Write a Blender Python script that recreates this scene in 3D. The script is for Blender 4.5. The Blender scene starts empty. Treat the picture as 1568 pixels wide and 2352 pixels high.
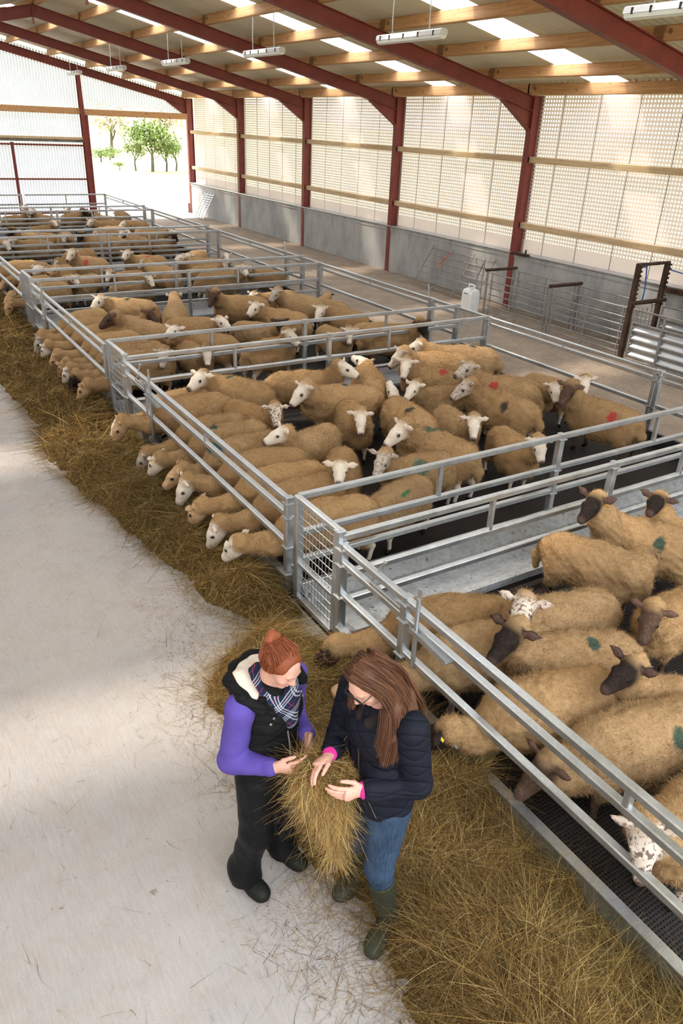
import bpy, math, random
import numpy as np
from mathutils import Matrix, Vector

rng = np.random.default_rng(7)
random.seed(7)
SC = bpy.context.scene
COL = SC.collection

# ---------------------------------------------------------------- camera
CAM_POS = (-2.551, -4.772, 3.549)
CAM_R = ((0.850, -0.525, 0.040), (-0.210, -0.409, -0.888), (0.482, 0.747, -0.458))   # right, down, forward
def make_camera():
    cd = bpy.data.cameras.new('camera'); co = bpy.data.objects.new('camera', cd); COL.objects.link(co)
    f = Vector(CAM_R[2]).normalized(); r = Vector(CAM_R[0]); r = (r - f*r.dot(f)).normalized(); d = f.cross(r)
    m = Matrix((( r.x, -d.x, -f.x, CAM_POS[0]), (r.y, -d.y, -f.y, CAM_POS[1]), (r.z, -d.z, -f.z, CAM_POS[2]), (0,0,0,1)))
    co.matrix_world = m
    cd.sensor_fit = 'VERTICAL'; cd.sensor_height = 36; cd.sensor_width = 24
    cd.lens = 1726.14/2352*36
    cd.clip_end = 1000
    SC.camera = co
make_camera()

# ---------------------------------------------------------------- light and exposure
SKY = 6.6
SUN = 11.0
SUN_DIR = (0.36, -0.40, -0.84)          # high sun over the left roof slope
EXPOSURE = 0.08
w = bpy.data.worlds.new('sky'); SC.world = w; w.use_nodes = True
nt = w.node_tree; bgn = nt.nodes['Background']
tc = nt.nodes.new('ShaderNodeTexCoord'); sx = nt.nodes.new('ShaderNodeSeparateXYZ'); cr = nt.nodes.new('ShaderNodeValToRGB')
nt.links.new(tc.outputs['Generated'], sx.inputs[0]); nt.links.new(sx.outputs['Z'], cr.inputs['Fac'])
cr.color_ramp.elements[0].position = 0.0; cr.color_ramp.elements[0].color = (0.34, 0.335, 0.32, 1)
cr.color_ramp.elements[1].position = 0.75; cr.color_ramp.elements[1].color = (0.90, 0.97, 1.04, 1)
_e = cr.color_ramp.elements.new(0.18); _e.color = (0.36, 0.365, 0.37, 1)
nt.links.new(cr.outputs[0], bgn.inputs['Color']); bgn.inputs['Strength'].default_value = SKY
sd = bpy.data.lights.new('sun', 'SUN'); so = bpy.data.objects.new('sun', sd); COL.objects.link(so)
sd.energy = SUN; sd.angle = math.radians(5); sd.color = (1.0, 0.90, 0.74)
so.rotation_euler = Vector(SUN_DIR).to_track_quat('-Z', 'Y').to_euler(); so.location = (-12, -8, 14)
vs = SC.view_settings; vs.view_transform = 'Standard'; vs.look = 'None'; vs.exposure = EXPOSURE; vs.gamma = 1
try: vs.use_curve_mapping = False
except Exception: pass
SC.cycles.max_bounces = 8; SC.cycles.diffuse_bounces = 4; SC.cycles.transparent_max_bounces = 12
SC.cycles.caustics_reflective = False; SC.cycles.caustics_refractive = False
SC.cycles.sample_clamp_indirect = 6.0

# ---------------------------------------------------------------- node helpers
class N:
    def __init__(s, name):
        s.m = bpy.data.materials.new(name); s.m.use_nodes = True; s.t = s.m.node_tree; s.b = s.t.nodes['Principled BSDF']; s.b.inputs['Specular IOR Level'].default_value = .2; s.out = s.t.nodes['Material Output']
    def n(s, typ, **k):
        o = s.t.nodes.new('ShaderNode'+typ)
        for a, v in k.items():
            if a.startswith('i_'):
                key = a[2:]; key = int(key) if key.isdigit() else key.replace('_', ' ')
                s.put(o.inputs[key], v)
            else: setattr(o, a, v)
        return o
    def put(s, sock, v):
        if hasattr(v, 'is_output') or isinstance(v, bpy.types.NodeSocket): s.t.links.new(v, sock)
        else: sock.default_value = v
    def obj(s): return s.n('TexCoord').outputs['Object']
    def map(s, v, scale=(1,1,1), rot=(0,0,0), loc=(0,0,0)):
        o = s.n('Mapping'); s.put(o.inputs['Vector'], v); o.inputs['Scale'].default_value = scale; o.inputs['Rotation'].default_value = rot; o.inputs['Location'].default_value = loc
        return o.outputs[0]
    def noise(s, v, scale, detail=4, rough=.6, dist=0.0):
        o = s.n('TexNoise'); s.put(o.inputs['Vector'], v); o.inputs['Scale'].default_value = scale; o.inputs['Detail'].default_value = detail; o.inputs['Roughness'].default_value = rough; o.inputs['Distortion'].default_value = dist
        return o.outputs['Fac']
    def ramp(s, f, stops, interp='LINEAR'):
        o = s.n('ValToRGB'); s.put(o.inputs['Fac'], f); e = o.color_ramp.elements; o.color_ramp.interpolation = interp
        while len(e) < len(stops): e.new(0.5)
        for i, (p, c) in enumerate(stops):
            e[i].position = p; e[i].color = tuple(c)+(1,) if len(c) == 3 else c
        return o.outputs[0]
    def gray(s, f, a, b, lo=0.0, hi=1.0): return s.ramp(f, [(a, (lo,)*3), (b, (hi,)*3)])
    def mix(s, f, a, b, mode='MIX'):
        o = s.n('Mix', data_type='RGBA', blend_type=mode); s.put(o.inputs[0], f); s.put(o.inputs[6], a if not isinstance(a, tuple) else (a+(1,))[:4]); s.put(o.inputs[7], b if not isinstance(b, tuple) else (b+(1,))[:4])
        return o.outputs[2]
    def math(s, op, a, b=0.0, c=0.0):
        o = s.n('Math', operation=op); s.put(o.inputs[0], a); s.put(o.inputs[1], b); s.put(o.inputs[2], c); return o.outputs[0]
    def bump(s, h, strength=.3, dist=.01, normal=None):
        o = s.n('Bump'); s.put(o.inputs['Height'], h); o.inputs['Strength'].default_value = strength; o.inputs['Distance'].default_value = dist
        if normal is not None: s.put(o.inputs['Normal'], normal)
        s.put(s.b.inputs['Normal'], o.outputs[0]); return o.outputs[0]
    def set(s, color=None, rough=None, metal=None, spec=None):
        if color is not None: s.put(s.b.inputs['Base Color'], color if not isinstance(color, tuple) else (color+(1,))[:4])
        if rough is not None: s.put(s.b.inputs['Roughness'], rough)
        if metal is not None: s.b.inputs['Metallic'].default_value = metal
        if spec is not None: s.b.inputs['Specular IOR Level'].default_value = spec
        return s
def srgb(r, g, b):
    f = lambda c: (c/255/12.92) if c/255 <= .04045 else ((c/255+.055)/1.055)**2.4
    return (f(r), f(g), f(b))

MAT = {}
def simple(name, col, rough=.6, metal=0.0, var=.25, scale=8, bump=0.0, spec=.4):
    a = N(name); v = a.obj(); f = a.noise(v, scale, 5)
    lo = tuple(c*(1-var) for c in col); hi = tuple(min(1, c*(1+var)) for c in col)
    a.set(a.ramp(f, [(.3, lo), (.7, hi)]), rough, metal, spec)
    if bump: a.bump(a.noise(v, scale*4, 4), bump, .01)
    MAT[name] = a.m; return a.m

def build_materials():
    # alley concrete: pale, trowel streaks, dung specks and damp patches
    a = N('alley_concrete'); v = a.obj()
    big = a.noise(v, .55, 5, .6, .6); mid = a.noise(v, 4.0, 6, .7, .4)
    st = a.noise(a.map(v, (22, 2.2, 1), (0, 0, math.radians(32))), 3.0, 6, .75)
    c = a.ramp(big, [(.3, (.285, .270, .272)), (.5, (.355, .325, .308)), (.72, (.385, .328, .292))])
    c = a.mix(a.gray(mid, .45, .70, 0, .5), c, (.30, .235, .19))
    c = a.mix(a.gray(st, .40, .72, 0, .5), c, (.44, .415, .395))
    sp = a.noise(v, 21, 3, .55, .8); c = a.mix(a.gray(sp, .70, .77, 0, .75), c, (.14, .11, .08))
    sp2 = a.noise(v, 5.5, 4, .6, 1.2); c = a.mix(a.gray(sp2, .68, .74, 0, .55), c, (.20, .185, .17))
    g2 = a.noise(a.map(v, (34, 3, 1), (0, 0, math.radians(26))), 6.0, 5, .8); c = a.mix(a.gray(g2, .42, .70, 0, .30), c, (.24, .215, .20)); c = a.mix(a.gray(a.noise(v, 90, 3, .7), .58, .72, 0, .5), c, (.19, .165, .145)); a.set(c, .75); a.bump(a.mix(.5, g2, a.noise(v, 70, 4, .7)), .5, .006); MAT['alley_concrete'] = a.m
    # trodden passage
    a = N('trodden_earth'); v = a.obj()
    c = a.ramp(a.noise(v, 2.0, 6, .7), [(.3, (.20, .155, .12)), (.55, (.30, .235, .185)), (.75, (.36, .30, .25))])
    c = a.mix(a.gray(a.noise(v, 26, 4, .7), .52, .68, 0, .8), c, (.42, .34, .25)); c = a.mix(a.gray(a.noise(v, 14, 4, .7), .6, .72, 0, .7), c, (.10, .075, .055))
    a.set(c, .9); a.bump(a.noise(v, 18, 6, .7), .6, .03); MAT['trodden_earth'] = a.m
    # dark slatted mesh floor
    a = N('slat_floor'); v = a.obj()
    wv = a.n('TexWave', i_Scale=14.0); a.put(wv.inputs['Vector'], v); wv2 = a.n('TexWave', bands_direction='Y', i_Scale=14.0); a.put(wv2.inputs['Vector'], v)
    g = a.math('MULTIPLY', wv.outputs['Fac'], wv2.outputs['Fac'])
    c = a.ramp(g, [(.1, (.026, .021, .018)), (.5, (.005, .0045, .004))]); c = a.mix(a.gray(a.noise(v, 3, 5), .45, .7, 0, .7), c, (.022, .015, .011))
    a.set(c, .7); a.bump(g, .5, .01); MAT['slat_floor'] = a.m
    # shuttered concrete wall
    a = N('wall_concrete'); v = a.obj()
    c = a.ramp(a.noise(a.map(v, (1, 1, .5)), 1.6, 7, .68), [(.28, (.22, .22, .22)), (.5, (.36, .36, .355)), (.72, (.46, .455, .44))])
    dr = a.noise(a.map(v, (1, 7, .5)), 1.5, 5, .7); c = a.mix(a.gray(dr, .55, .75, 0, .45), c, (.17, .15, .13))
    c = a.mix(a.gray(a.noise(v, 7, 4, .6), .7, .73, 0, .7), c, (.07, .065, .06))
    a.set(c, .85); a.bump(a.noise(v, 9, 6, .7), .3, .01); MAT['wall_concrete'] = a.m
    # red oxide steel, timber, galvanised steel
    simple('red_oxide', (.185, .034, .027), .55, 0, .2, 3)
    a = N('timber'); v = a.obj()
    g = a.noise(a.map(v, (9, .5, 9)), 2.4, 6, .65, .8); kn = a.noise(a.map(v, (2.2, 2.2, 2.2)), 2.0, 2, .5)
    c = a.ramp(g, [(.3, (.34, .17, .075)), (.55, (.53, .295, .14)), (.75, (.64, .40, .21))]); c = a.mix(a.gray(kn, .70, .76, 0, .85), c, (.16, .07, .03))
    a.set(c, .6); a.bump(g, .2, .004); MAT['timber'] = a.m
    a = N('timber_pale'); v = a.obj()
    g = a.noise(a.map(v, (9, .5, 9)), 2.4, 6, .65, .8); c = a.ramp(g, [(.3, (.40, .28, .16)), (.6, (.62, .47, .29))]); a.set(c, .65); MAT['timber_pale'] = a.m
    a = N('galvanised'); v = a.obj()
    vo = a.n('TexVoronoi', i_Scale=42.0); a.put(vo.inputs['Vector'], v); sp = a.noise(v, 7, 5, .6)
    c = a.mix(.5, a.ramp(vo.outputs['Distance'], [(0, (.58, .60, .62)), (.9, (.43, .45, .47))]), a.ramp(sp, [(.3, (.42, .435, .45)), (.7, (.62, .635, .65))]))
    a.set(c, a.ramp(sp, [(.3, (.30,)*3), (.7, (.46,)*3)]), .88); MAT['galvanised'] = a.m
    a = N('galvanised_old'); v = a.obj(); sp = a.noise(v, 5, 6, .7)
    a.set(a.ramp(sp, [(.3, (.18, .165, .155)), (.7, (.36, .35, .34))]), .6, .3); MAT['galvanised_old'] = a.m
    a = N('rusty_steel'); v = a.obj(); sp = a.noise(v, 9, 6, .7)
    a.set(a.ramp(sp, [(.35, (.030, .020, .016)), (.6, (.075, .042, .028)), (.75, (.14, .06, .03))]), .75, .2); MAT['rusty_steel'] = a.m
    a = N('trough_steel'); v = a.obj(); sp = a.noise(v, 16, 6, .75)
    c = a.ramp(a.noise(v, 2.5, 5), [(.3, (.27, .285, .30)), (.7, (.42, .435, .45))]); c = a.mix(a.gray(sp, .47, .62, 0, .5), c, (.20, .18, .155)); c = a.mix(a.gray(a.noise(v, 26, 3), .64, .69, 0, .9), c, (.05, .04, .03))
    a.set(c, .55, .25); MAT['trough_steel'] = a.m
    # fibre cement roof sheet
    a = N('roof_sheet'); v = a.obj()
    a.set(a.ramp(a.noise(v, 1.2, 5, .6), [(.3, (.70, .64, .54)), (.7, (.80, .74, .63))]), .8); MAT['roof_sheet'] = a.m
    # translucent roof light
    def translucent(name, col, tr, tl):
        a = N(name); t = a.n('BsdfTransparent', i_Color=(1, 1, 1, 1)); l = a.n('BsdfTranslucent', i_Color=col+(1,)); d = a.n('BsdfDiffuse', i_Color=col+(1,))
        m1 = a.n('MixShader', i_Fac=tl); a.put(m1.inputs[1], d.outputs[0]); a.put(m1.inputs[2], l.outputs[0])
        m2 = a.n('MixShader', i_Fac=tr); a.put(m2.inputs[1], m1.outputs[0]); a.put(m2.inputs[2], t.outputs[0])
        a.put(a.out.inputs[0], m2.outputs[0]); MAT[name] = a.m; return a
    translucent('roof_light', (.9, .92, .93), .35, .8)
    # perforated side cladding: round punched holes, sheet joints
    def perforated(name, axis, pitch, rad, col, joint, zmin, tl):
        a = N(name); v = a.obj(); s = a.n('SeparateXYZ'); a.put(s.inputs[0], v)
        h = s.outputs[axis]; z = s.outputs['Z']
        fx = a.math('SUBTRACT', a.math('FRACT', a.math('DIVIDE', h, pitch)), .5); fz = a.math('SUBTRACT', a.math('FRACT', a.math('DIVIDE', z, pitch)), .5)
        r = a.math('SQRT', a.math('ADD', a.math('MULTIPLY', fx, fx), a.math('MULTIPLY', fz, fz)))
        hole = a.math('LESS_THAN', r if joint < 50 else a.math('ABSOLUTE', fx), rad); hole = a.math('MULTIPLY', hole, a.math('GREATER_THAN', z, zmin))
        jf = a.math('FRACT', a.math('ADD', a.math('DIVIDE', h, joint), .5 if joint > 50 else 0.0)); jl = a.math('LESS_THAN', jf, .022)
        hole = a.math('MULTIPLY', hole, a.math('GREATER_THAN', jf, .05))
        cl = a.ramp(a.noise(v, .8, 4), [(.3, tuple(c*.9 for c in col)), (.7, col)])
        cl = a.mix(jl, cl, (.16, .14, .13))
        d = a.n('BsdfDiffuse'); a.put(d.inputs[0], cl); l = a.n('BsdfTranslucent'); a.put(l.inputs[0], cl)
        m1 = a.n('MixShader', i_Fac=tl); a.put(m1.inputs[1], d.outputs[0]); a.put(m1.inputs[2], l.outputs[0])
        t = a.n('BsdfTransparent'); m2 = a.n('MixShader'); a.put(m2.inputs[0], hole); a.put(m2.inputs[1], m1.outputs[0]); a.put(m2.inputs[2], t.outputs[0])
        a.put(a.out.inputs[0], m2.outputs[0]); MAT[name] = a.m
    perforated('side_cladding', 'Y', .072, .235, (.66, .55, .51), .93, 1.45, .22)
    perforated('gable_cladding', 'X', .100, .11, (.55, .585, .66), 99., .0, .22)
    # hay
    a = N('hay'); v = a.obj(); at = a.n('Attribute', attribute_name='tint')
    a.set(at.outputs['Color'], .8, 0, .2); tl = a.n('BsdfTranslucent'); a.put(tl.inputs[0], at.outputs['Color']); mx = a.n('MixShader', i_Fac=.25); a.put(mx.inputs[1], a.b.outputs[0]); a.put(mx.inputs[2], tl.outputs[0]); a.put(a.out.inputs[0], mx.outputs[0]); MAT['hay'] = a.m
    a = N('hay_mound'); v = a.obj(); f = a.noise(a.map(v, (1, 1, 1)), 30, 6, .75, 1.5)
    a.set(a.ramp(f, [(.3, (.035, .020, .007)), (.5, (.15, .09, .028)), (.7, (.32, .20, .068))]), .95, 0, .1); a.bump(f, .9, .03); MAT['hay_mound'] = a.m
    # sheep: one material, driven by vertex masks and per-object colours
    a = N('sheep_coat'); v = a.obj(); mk = a.n('Attribute', attribute_name='mask'); sp = a.n('SeparateColor'); a.put(sp.inputs[0], mk.outputs['Color'])
    def oa(nm): return a.n('Attribute', attribute_type='OBJECT', attribute_name=nm)
    oi = a.n('ObjectInfo')
    n1 = a.noise(v, 5, 5, .65); n2 = a.noise(v, 55, 4, .7); fl = oa('fleece_colour').outputs['Color']
    wool = a.mix(a.gray(n1, .3, .72, 0, .6), fl, a.mix(1.0, fl, (.66, .56, .46), 'MULTIPLY')); wool = a.mix(a.gray(n2, .35, .7, .0, .45), wool, a.mix(1.0, wool, (.50, .42, .34), 'MULTIPLY'))
    # dye mark
    mp = oa('mark_place').outputs['Vector']; dv = a.n('VectorMath', operation='SUBTRACT'); a.put(dv.inputs[0], v); a.put(dv.inputs[1], mp)
    ms = a.n('VectorMath', operation='MULTIPLY'); a.put(ms.inputs[0], dv.outputs[0]); a.put(ms.inputs[1], oa('mark_size').outputs['Vector'])
    ln = a.n('VectorMath', operation='LENGTH'); a.put(ln.inputs[0], ms.outputs[0])
    dd = a.math('ADD', ln.outputs['Value'], a.math('MULTIPLY', a.math('SUBTRACT', a.noise(v, 28, 3), .5), 1.0))
    wool = a.mix(a.gray(dd, .6, 1.15, .88, 0.0), wool, oa('mark_colour').outputs['Color'])
    fc = oa('face_colour').outputs['Color']; f2 = oa('face_second').outputs['Color']
    face = a.mix(a.gray(a.noise(v, 34, 3, .6, .8), .52, .58, 0, 1), fc, f2); face = a.mix(a.gray(n2, .3, .8, 0, .45), face, a.mix(1.0, face, (.60, .48, .40), 'MULTIPLY'))
    col = a.mix(sp.outputs[0], wool, face); col = a.mix(sp.outputs[1], col, (.012, .010, .009)); col = a.mix(a.math('MULTIPLY', sp.outputs[2], .22), col, (.62, .36, .30))
    ti = a.n('Attribute', attribute_name='shade'); col = a.mix(1.0, col, ti.outputs['Color'], 'MULTIPLY'); a.set(col, a.math('SUBTRACT', .9, a.math('MULTIPLY', sp.outputs[1], .6)), 0, .08); a.bump(a.mix(.5, n2, a.noise(v, 22, 3)), .7, .016); MAT['sheep_coat'] = a.m
    a = N('kerb_face'); v = a.obj(); c = a.ramp(a.noise(v, 3, 6, .7), [(.3, (.055, .052, .034)), (.6, (.15, .145, .115)), (.8, (.24, .235, .20))]); c = a.mix(a.gray(a.noise(v, 45, 3, .7), .52, .6, 0, .7), c, (.10, .07, .025)); a.set(c, .85); MAT['kerb_face'] = a.m
    simple('yellow_tag', (.75, .50, .04), .4, 0, .1); simple('orange_tag', (.75, .12, .04), .4, 0, .1)
    simple('white_plastic', (.78, .80, .80), .4, 0, .05); simple('lamp_body', (.72, .72, .76), .35, 0, .05)
    simple('black_plastic', (.02, .02, .022), .5, 0, .2)
    simple('blue_rope', (.03, .10, .35), .8, 0, .2); simple('orange_twine', (.62, .12, .04), .8, 0, .2)
    simple('field_grass', (.30, .31, .13), .95, 0, .12, .05); simple('leaf', (.16, .21, .07), .9, 0, .4, 1.5); simple('twig', (.42, .36, .26), .9, 0, .3, 2); simple('bark', (.10, .085, .06), .9, 0, .3, 3)
build_materials()

# ---------------------------------------------------------------- mesh helpers
def new_mesh(name, V, F, mats=None, smooth=False, midx=None):
    me = bpy.data.meshes.new(name)
    V = np.asarray(V, np.float32)
    if isinstance(F, np.ndarray):
        n = F.shape[1]; me.vertices.add(len(V)); me.vertices.foreach_set('co', V.ravel())
        me.loops.add(F.size); me.loops.foreach_set('vertex_index', F.astype(np.int32).ravel())
        me.polygons.add(len(F)); me.polygons.foreach_set('loop_start', np.arange(0, F.size, n, dtype=np.int32))
        try: me.polygons.foreach_set('loop_total', np.full(len(F), n, np.int32))
        except Exception: pass
        me.update(calc_edges=True)
    else:
        me.from_pydata(V.tolist(), [], F); me.update()
    for m in (mats or []): me.materials.append(MAT[m] if isinstance(m, str) else m)
    if midx is not None: me.polygons.foreach_set('material_index', np.asarray(midx, np.int32))
    me.polygons.foreach_set('use_smooth', np.full(len(me.polygons), bool(smooth)))
    return me
class MB:
    """collects boxes, beams, tubes and sheets, then links them as one mesh object"""
    def __init__(s): s.V = []; s.F = []; s.M = []; s.m = 0
    def add(s, V, F):
        o = len(s.V); s.V += [tuple(v) for v in V]; s.F += [tuple(i+o for i in f) for f in F]; s.M += [s.m]*len(F); return s
    def box(s, x0, x1, y0, y1, z0, z1):
        return s.add([(x0,y0,z0),(x1,y0,z0),(x1,y1,z0),(x0,y1,z0),(x0,y0,z1),(x1,y0,z1),(x1,y1,z1),(x0,y1,z1)],
                     [(3,2,1,0),(4,5,6,7),(0,1,5,4),(1,2,6,5),(2,3,7,6),(3,0,4,7)])
    def beam(s, p, q, w, h, up=(0,0,1), ch=0.0):
        """square bar from p to q with chamfered long edges"""
        p = Vector(p); q = Vector(q); d = (q-p).normalized(); u = Vector(up); u = u-d*u.dot(d)
        if u.length < 1e-5: u = Vector((1,0,0)) - d*d.x
        u.normalize(); sd = d.cross(u); a, b = w/2, h/2; c = ch or min(w, h)*.14
        pr = [(a,-b+c),(a,b-c),(a-c,b),(-a+c,b),(-a,b-c),(-a,-b+c),(-a+c,-b),(a-c,-b)]
        V = [e + sd*x + u*y for e in (p, q) for x, y in pr]; n = 8
        F = [(i, (i+1)%n, n+(i+1)%n, n+i) for i in range(n)] + [tuple(range(n-1,-1,-1)), tuple(range(n, 2*n))]
        return s.add(V, F)
    def tube(s, pts, r, n=8, caps=True):
        pts = [Vector(p) for p in pts]; R = r if isinstance(r, (list, tuple)) else [r]*len(pts); V = []; F = []; u = None
        for i, p in enumerate(pts):
            d = (pts[min(i+1, len(pts)-1)] - pts[max(i-1, 0)]).normalized()
            if u is None: u = d.orthogonal().normalized()
            u = (u - d*u.dot(d)).normalized(); v = d.cross(u)
            V += [p + (u*math.cos(2*math.pi*k/n) + v*math.sin(2*math.pi*k/n))*R[i] for k in range(n)]
        for i in range(len(pts)-1): F += [(i*n+k, i*n+(k+1)%n, (i+1)*n+(k+1)%n, (i+1)*n+k) for k in range(n)]
        if caps: F += [tuple(range(n-1,-1,-1)), tuple(range((len(pts)-1)*n, len(pts)*n))]
        return s.add(V, F)
    def sweep(s, prof, p, q, up=(0,0,1)):
        """closed profile (side, up) swept from p to q"""
        p = Vector(p); q = Vector(q); d = (q-p).normalized(); u = Vector(up); u = (u-d*u.dot(d)).normalized(); sd = d.cross(u); n = len(prof)
        V = [e + sd*x + u*y for e in (p, q) for x, y in prof]
        return s.add(V, [(i, (i+1)%n, n+(i+1)%n, n+i) for i in range(n)] + [tuple(range(n-1,-1,-1)), tuple(range(n, 2*n))])
    def ibeam(s, p, q, depth, width, up=(0,0,1), tf=.014, tw=.010):
        a, b, w = depth/2, width/2, tw/2
        return s.sweep([(-b,-a),(b,-a),(b,-a+tf),(w,-a+tf),(w,a-tf),(b,a-tf),(b,a),(-b,a),(-b,a-tf),(-w,a-tf),(-w,-a+tf),(-b,-a+tf)], p, q, up)
    def build(s, name, mat, parent=None, loc=None, smooth=False, **props):
        me = new_mesh(name, s.V, s.F, [mat] if not isinstance(mat, (list, tuple)) else mat, smooth, s.M)
        o = bpy.data.objects.new(name, me); COL.objects.link(o)
        if parent is not None:
            o.parent = parent; me.transform(Matrix.Translation(-parent.location))     # parents here are unrotated empties
        if loc is not None: me.transform(Matrix.Translation(-Vector(loc))); o.location = loc
        for k, v in props.items(): o[k] = v
        return o
def tag(o, label, cat, group=None, kind=None):
    if label: o['label'] = label
    if cat: o['category'] = cat
    if group: o['group'] = group
    if kind: o['kind'] = kind
    return o
def empty(name, loc, label, cat, group=None):
    o = bpy.data.objects.new(name, None); COL.objects.link(o); o.location = loc; o.empty_display_size = .1
    return tag(o, label, cat, group)
def struct(o): o['kind'] = 'structure'; return o

# ---------------------------------------------------------------- the shed
WX = 9.96                                   # inner flange of the right-hand columns
FY = [27.30, 22.50, 17.70, 12.90, 8.10, 3.30, -1.50]    # portal frames, far gable first
RX, SL = 2.40, .216                         # ridge, roof slope
EAVE = 4.20                                 # rafter top at the column
def rtop(x): return EAVE + SL*(WX-abs(x-RX)-RX) if x >= RX else EAVE + SL*(WX-RX) - SL*(RX-x)
PX0, PX1 = 0.0, 5.80                        # pens between the feed fence and the side fence

def build_floor():
    m = MB(); m.box(-9, -.02, -12, 33.5, -.25, 0); struct(m.build('floor', 'alley_concrete'))
    m = MB(); m.box(-.02, 5.84, -8, 25.4, -.25, 0); struct(m.build('floor', 'slat_floor'))
    m = MB()                                # passage, slightly uneven
    xs = np.linspace(5.84, 10.3, 24); ys = np.linspace(-8, 27.5, 120); V = []
    for y in ys:
        for x in xs: V.append((x, y, -.005+.012*math.sin(3*x+1.7*y)*math.sin(2.3*y-x)))
    nx = len(xs); F = [(j*nx+i, j*nx+i+1, (j+1)*nx+i+1, (j+1)*nx+i) for j in range(len(ys)-1) for i in range(nx-1)]
    m.add(V, F); struct(m.build('floor', 'trodden_earth', smooth=True))
    m = MB(); m.box(-.02, 10.3, 25.4, 33.5, -.25, -.004); struct(m.build('floor', 'alley_concrete'))
build_floor()

def build_right_wall():
    m = MB(); m.box(WX+.02, WX+.26, -8, 27.30, 0, 1.158)
    m.box(WX+.005, WX+.02, -8, 27.3, 1.06, 1.14)
    struct(m.build('wall_right', 'wall_concrete'))
    # perforated vertical boards above the wall
    V = []; F = []; pitch = .31; y = -8.0; pts = []
    while y < 27.3:
        pts += [(y, 0)]; y += pitch
    for yy, dx in pts: V += [(WX+.24-dx, yy, 1.14), (WX+.24-dx, yy, 4.46)]
    F = [(2*i, 2*i+1, 2*i+3, 2*i+2) for i in range(len(pts)-1)]
    m = MB(); m.add(V, F); struct(m.build('wall_right', 'side_cladding'))
    m = MB(); m.box(WX-.02, WX+.28, -8, 27.3, 1.158, 1.18); struct(m.build('trim_1', 'galvanised'))
    k = 0
    for i in range(6):
        y1, y0 = FY[i]-.02, FY[i+1]+.02
        where = ['bay at the far end', 'second bay from the far end', 'third bay from the far end', 'bay behind the white can', 'near bay at the right edge', 'nearest bay'][i]
        for z, nm in ((3.003, 'upper'), (1.70, 'lower')):
            m = MB(); m.beam((WX+.12, y0-.06, z+.04), (WX+.12, y1+.02, z+.04), .075, .12)
            tag(m.build('timber_rail', 'timber_pale', loc=(WX+.12, (y0+y1)/2, z)), f'{nm} timber rail across the perforated cladding, {where}', 'rail', 'timber cladding rails')
build_right_wall()
def build_left_wall():
    x = RX*2-WX-.26
    m = MB(); m.box(x-.24, x, -8, 27.3, 0, 1.158); struct(m.build('wall_left', 'wall_concrete'))
    m = MB(); m.add([(x-.2, -8, 1.14), (x-.2, 27.3, 1.14), (x-.2, 27.3, 4.46), (x-.2, -8, 4.46)], [(0, 1, 2, 3)]); struct(m.build('wall_left', 'side_cladding'))
build_left_wall()

def build_frames():
    names = ['in the far gable', 'second from the far gable', 'third from the far gable', 'fourth from the far gable', 'standing behind the cattle race', 'crossing the top right corner', 'nearest']
    for i, y in enumerate(FY[:6]):
        e = empty('portal_frame', (WX+.13, y, 0), f'dark red steel portal frame {names[i]}', 'frame', 'steel portal frames')
        m = MB(); m.ibeam((WX+.13, y, 0), (WX+.13, y, EAVE+.02), .26, .15, up=(1,0,0)); m.box(WX-.02, WX+.28, y-.1, y+.1, 0, .02)
        m.box(WX, WX+.26, y-.07, y+.07, EAVE, EAVE+.03)
        m.build('column', 'red_oxide', e)
        d = .13
        m = MB(); m.ibeam((WX, y, rtop(WX)-d), (RX, y, rtop(RX)-d), .26, .14); m.build('rafter', 'red_oxide', e)
        m = MB(); hx = WX-.85                # haunch: web plate and sloping flange
        a = (WX, rtop(WX)-.26); b = (WX, EAVE-.62); c = (hx, rtop(hx)-.26)
        for s_ in (1,):
            V = [(p[0], y-.006, p[1]) for p in (a, b, c)] + [(p[0], y+.006, p[1]) for p in (a, b, c)]
            m.add(V, [(0,1,2), (5,4,3), (0,3,4,1), (1,4,5,2), (2,5,3,0)])
        m.beam((b[0], y, b[1]), (c[0], y, c[1]), .14, .014); m.box(WX-.02, WX, y-.075, y+.075, EAVE-.66, rtop(WX)+.02)
        m.build('haunch', 'red_oxide', e)
        m = MB(); m.box(RX-.012, RX+.012, y-.075, y+.075, rtop(RX)-.40, rtop(RX)+.02); m.build('apex_plate', 'red_oxide', e)
        if i <= 2:                           # far side of the ridge, seen only beyond the third frame
            lx = -5.16
            m = MB(); m.ibeam((lx, y, EAVE-d), (RX, y, rtop(RX)-d), .26, .14); m.build('rafter', 'red_oxide', e)
            m = MB(); m.ibeam((lx-.13, y, 0), (lx-.13, y, EAVE), .26, .15, up=(1,0,0)); m.build('column', 'red_oxide', e)
build_frames()

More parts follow.
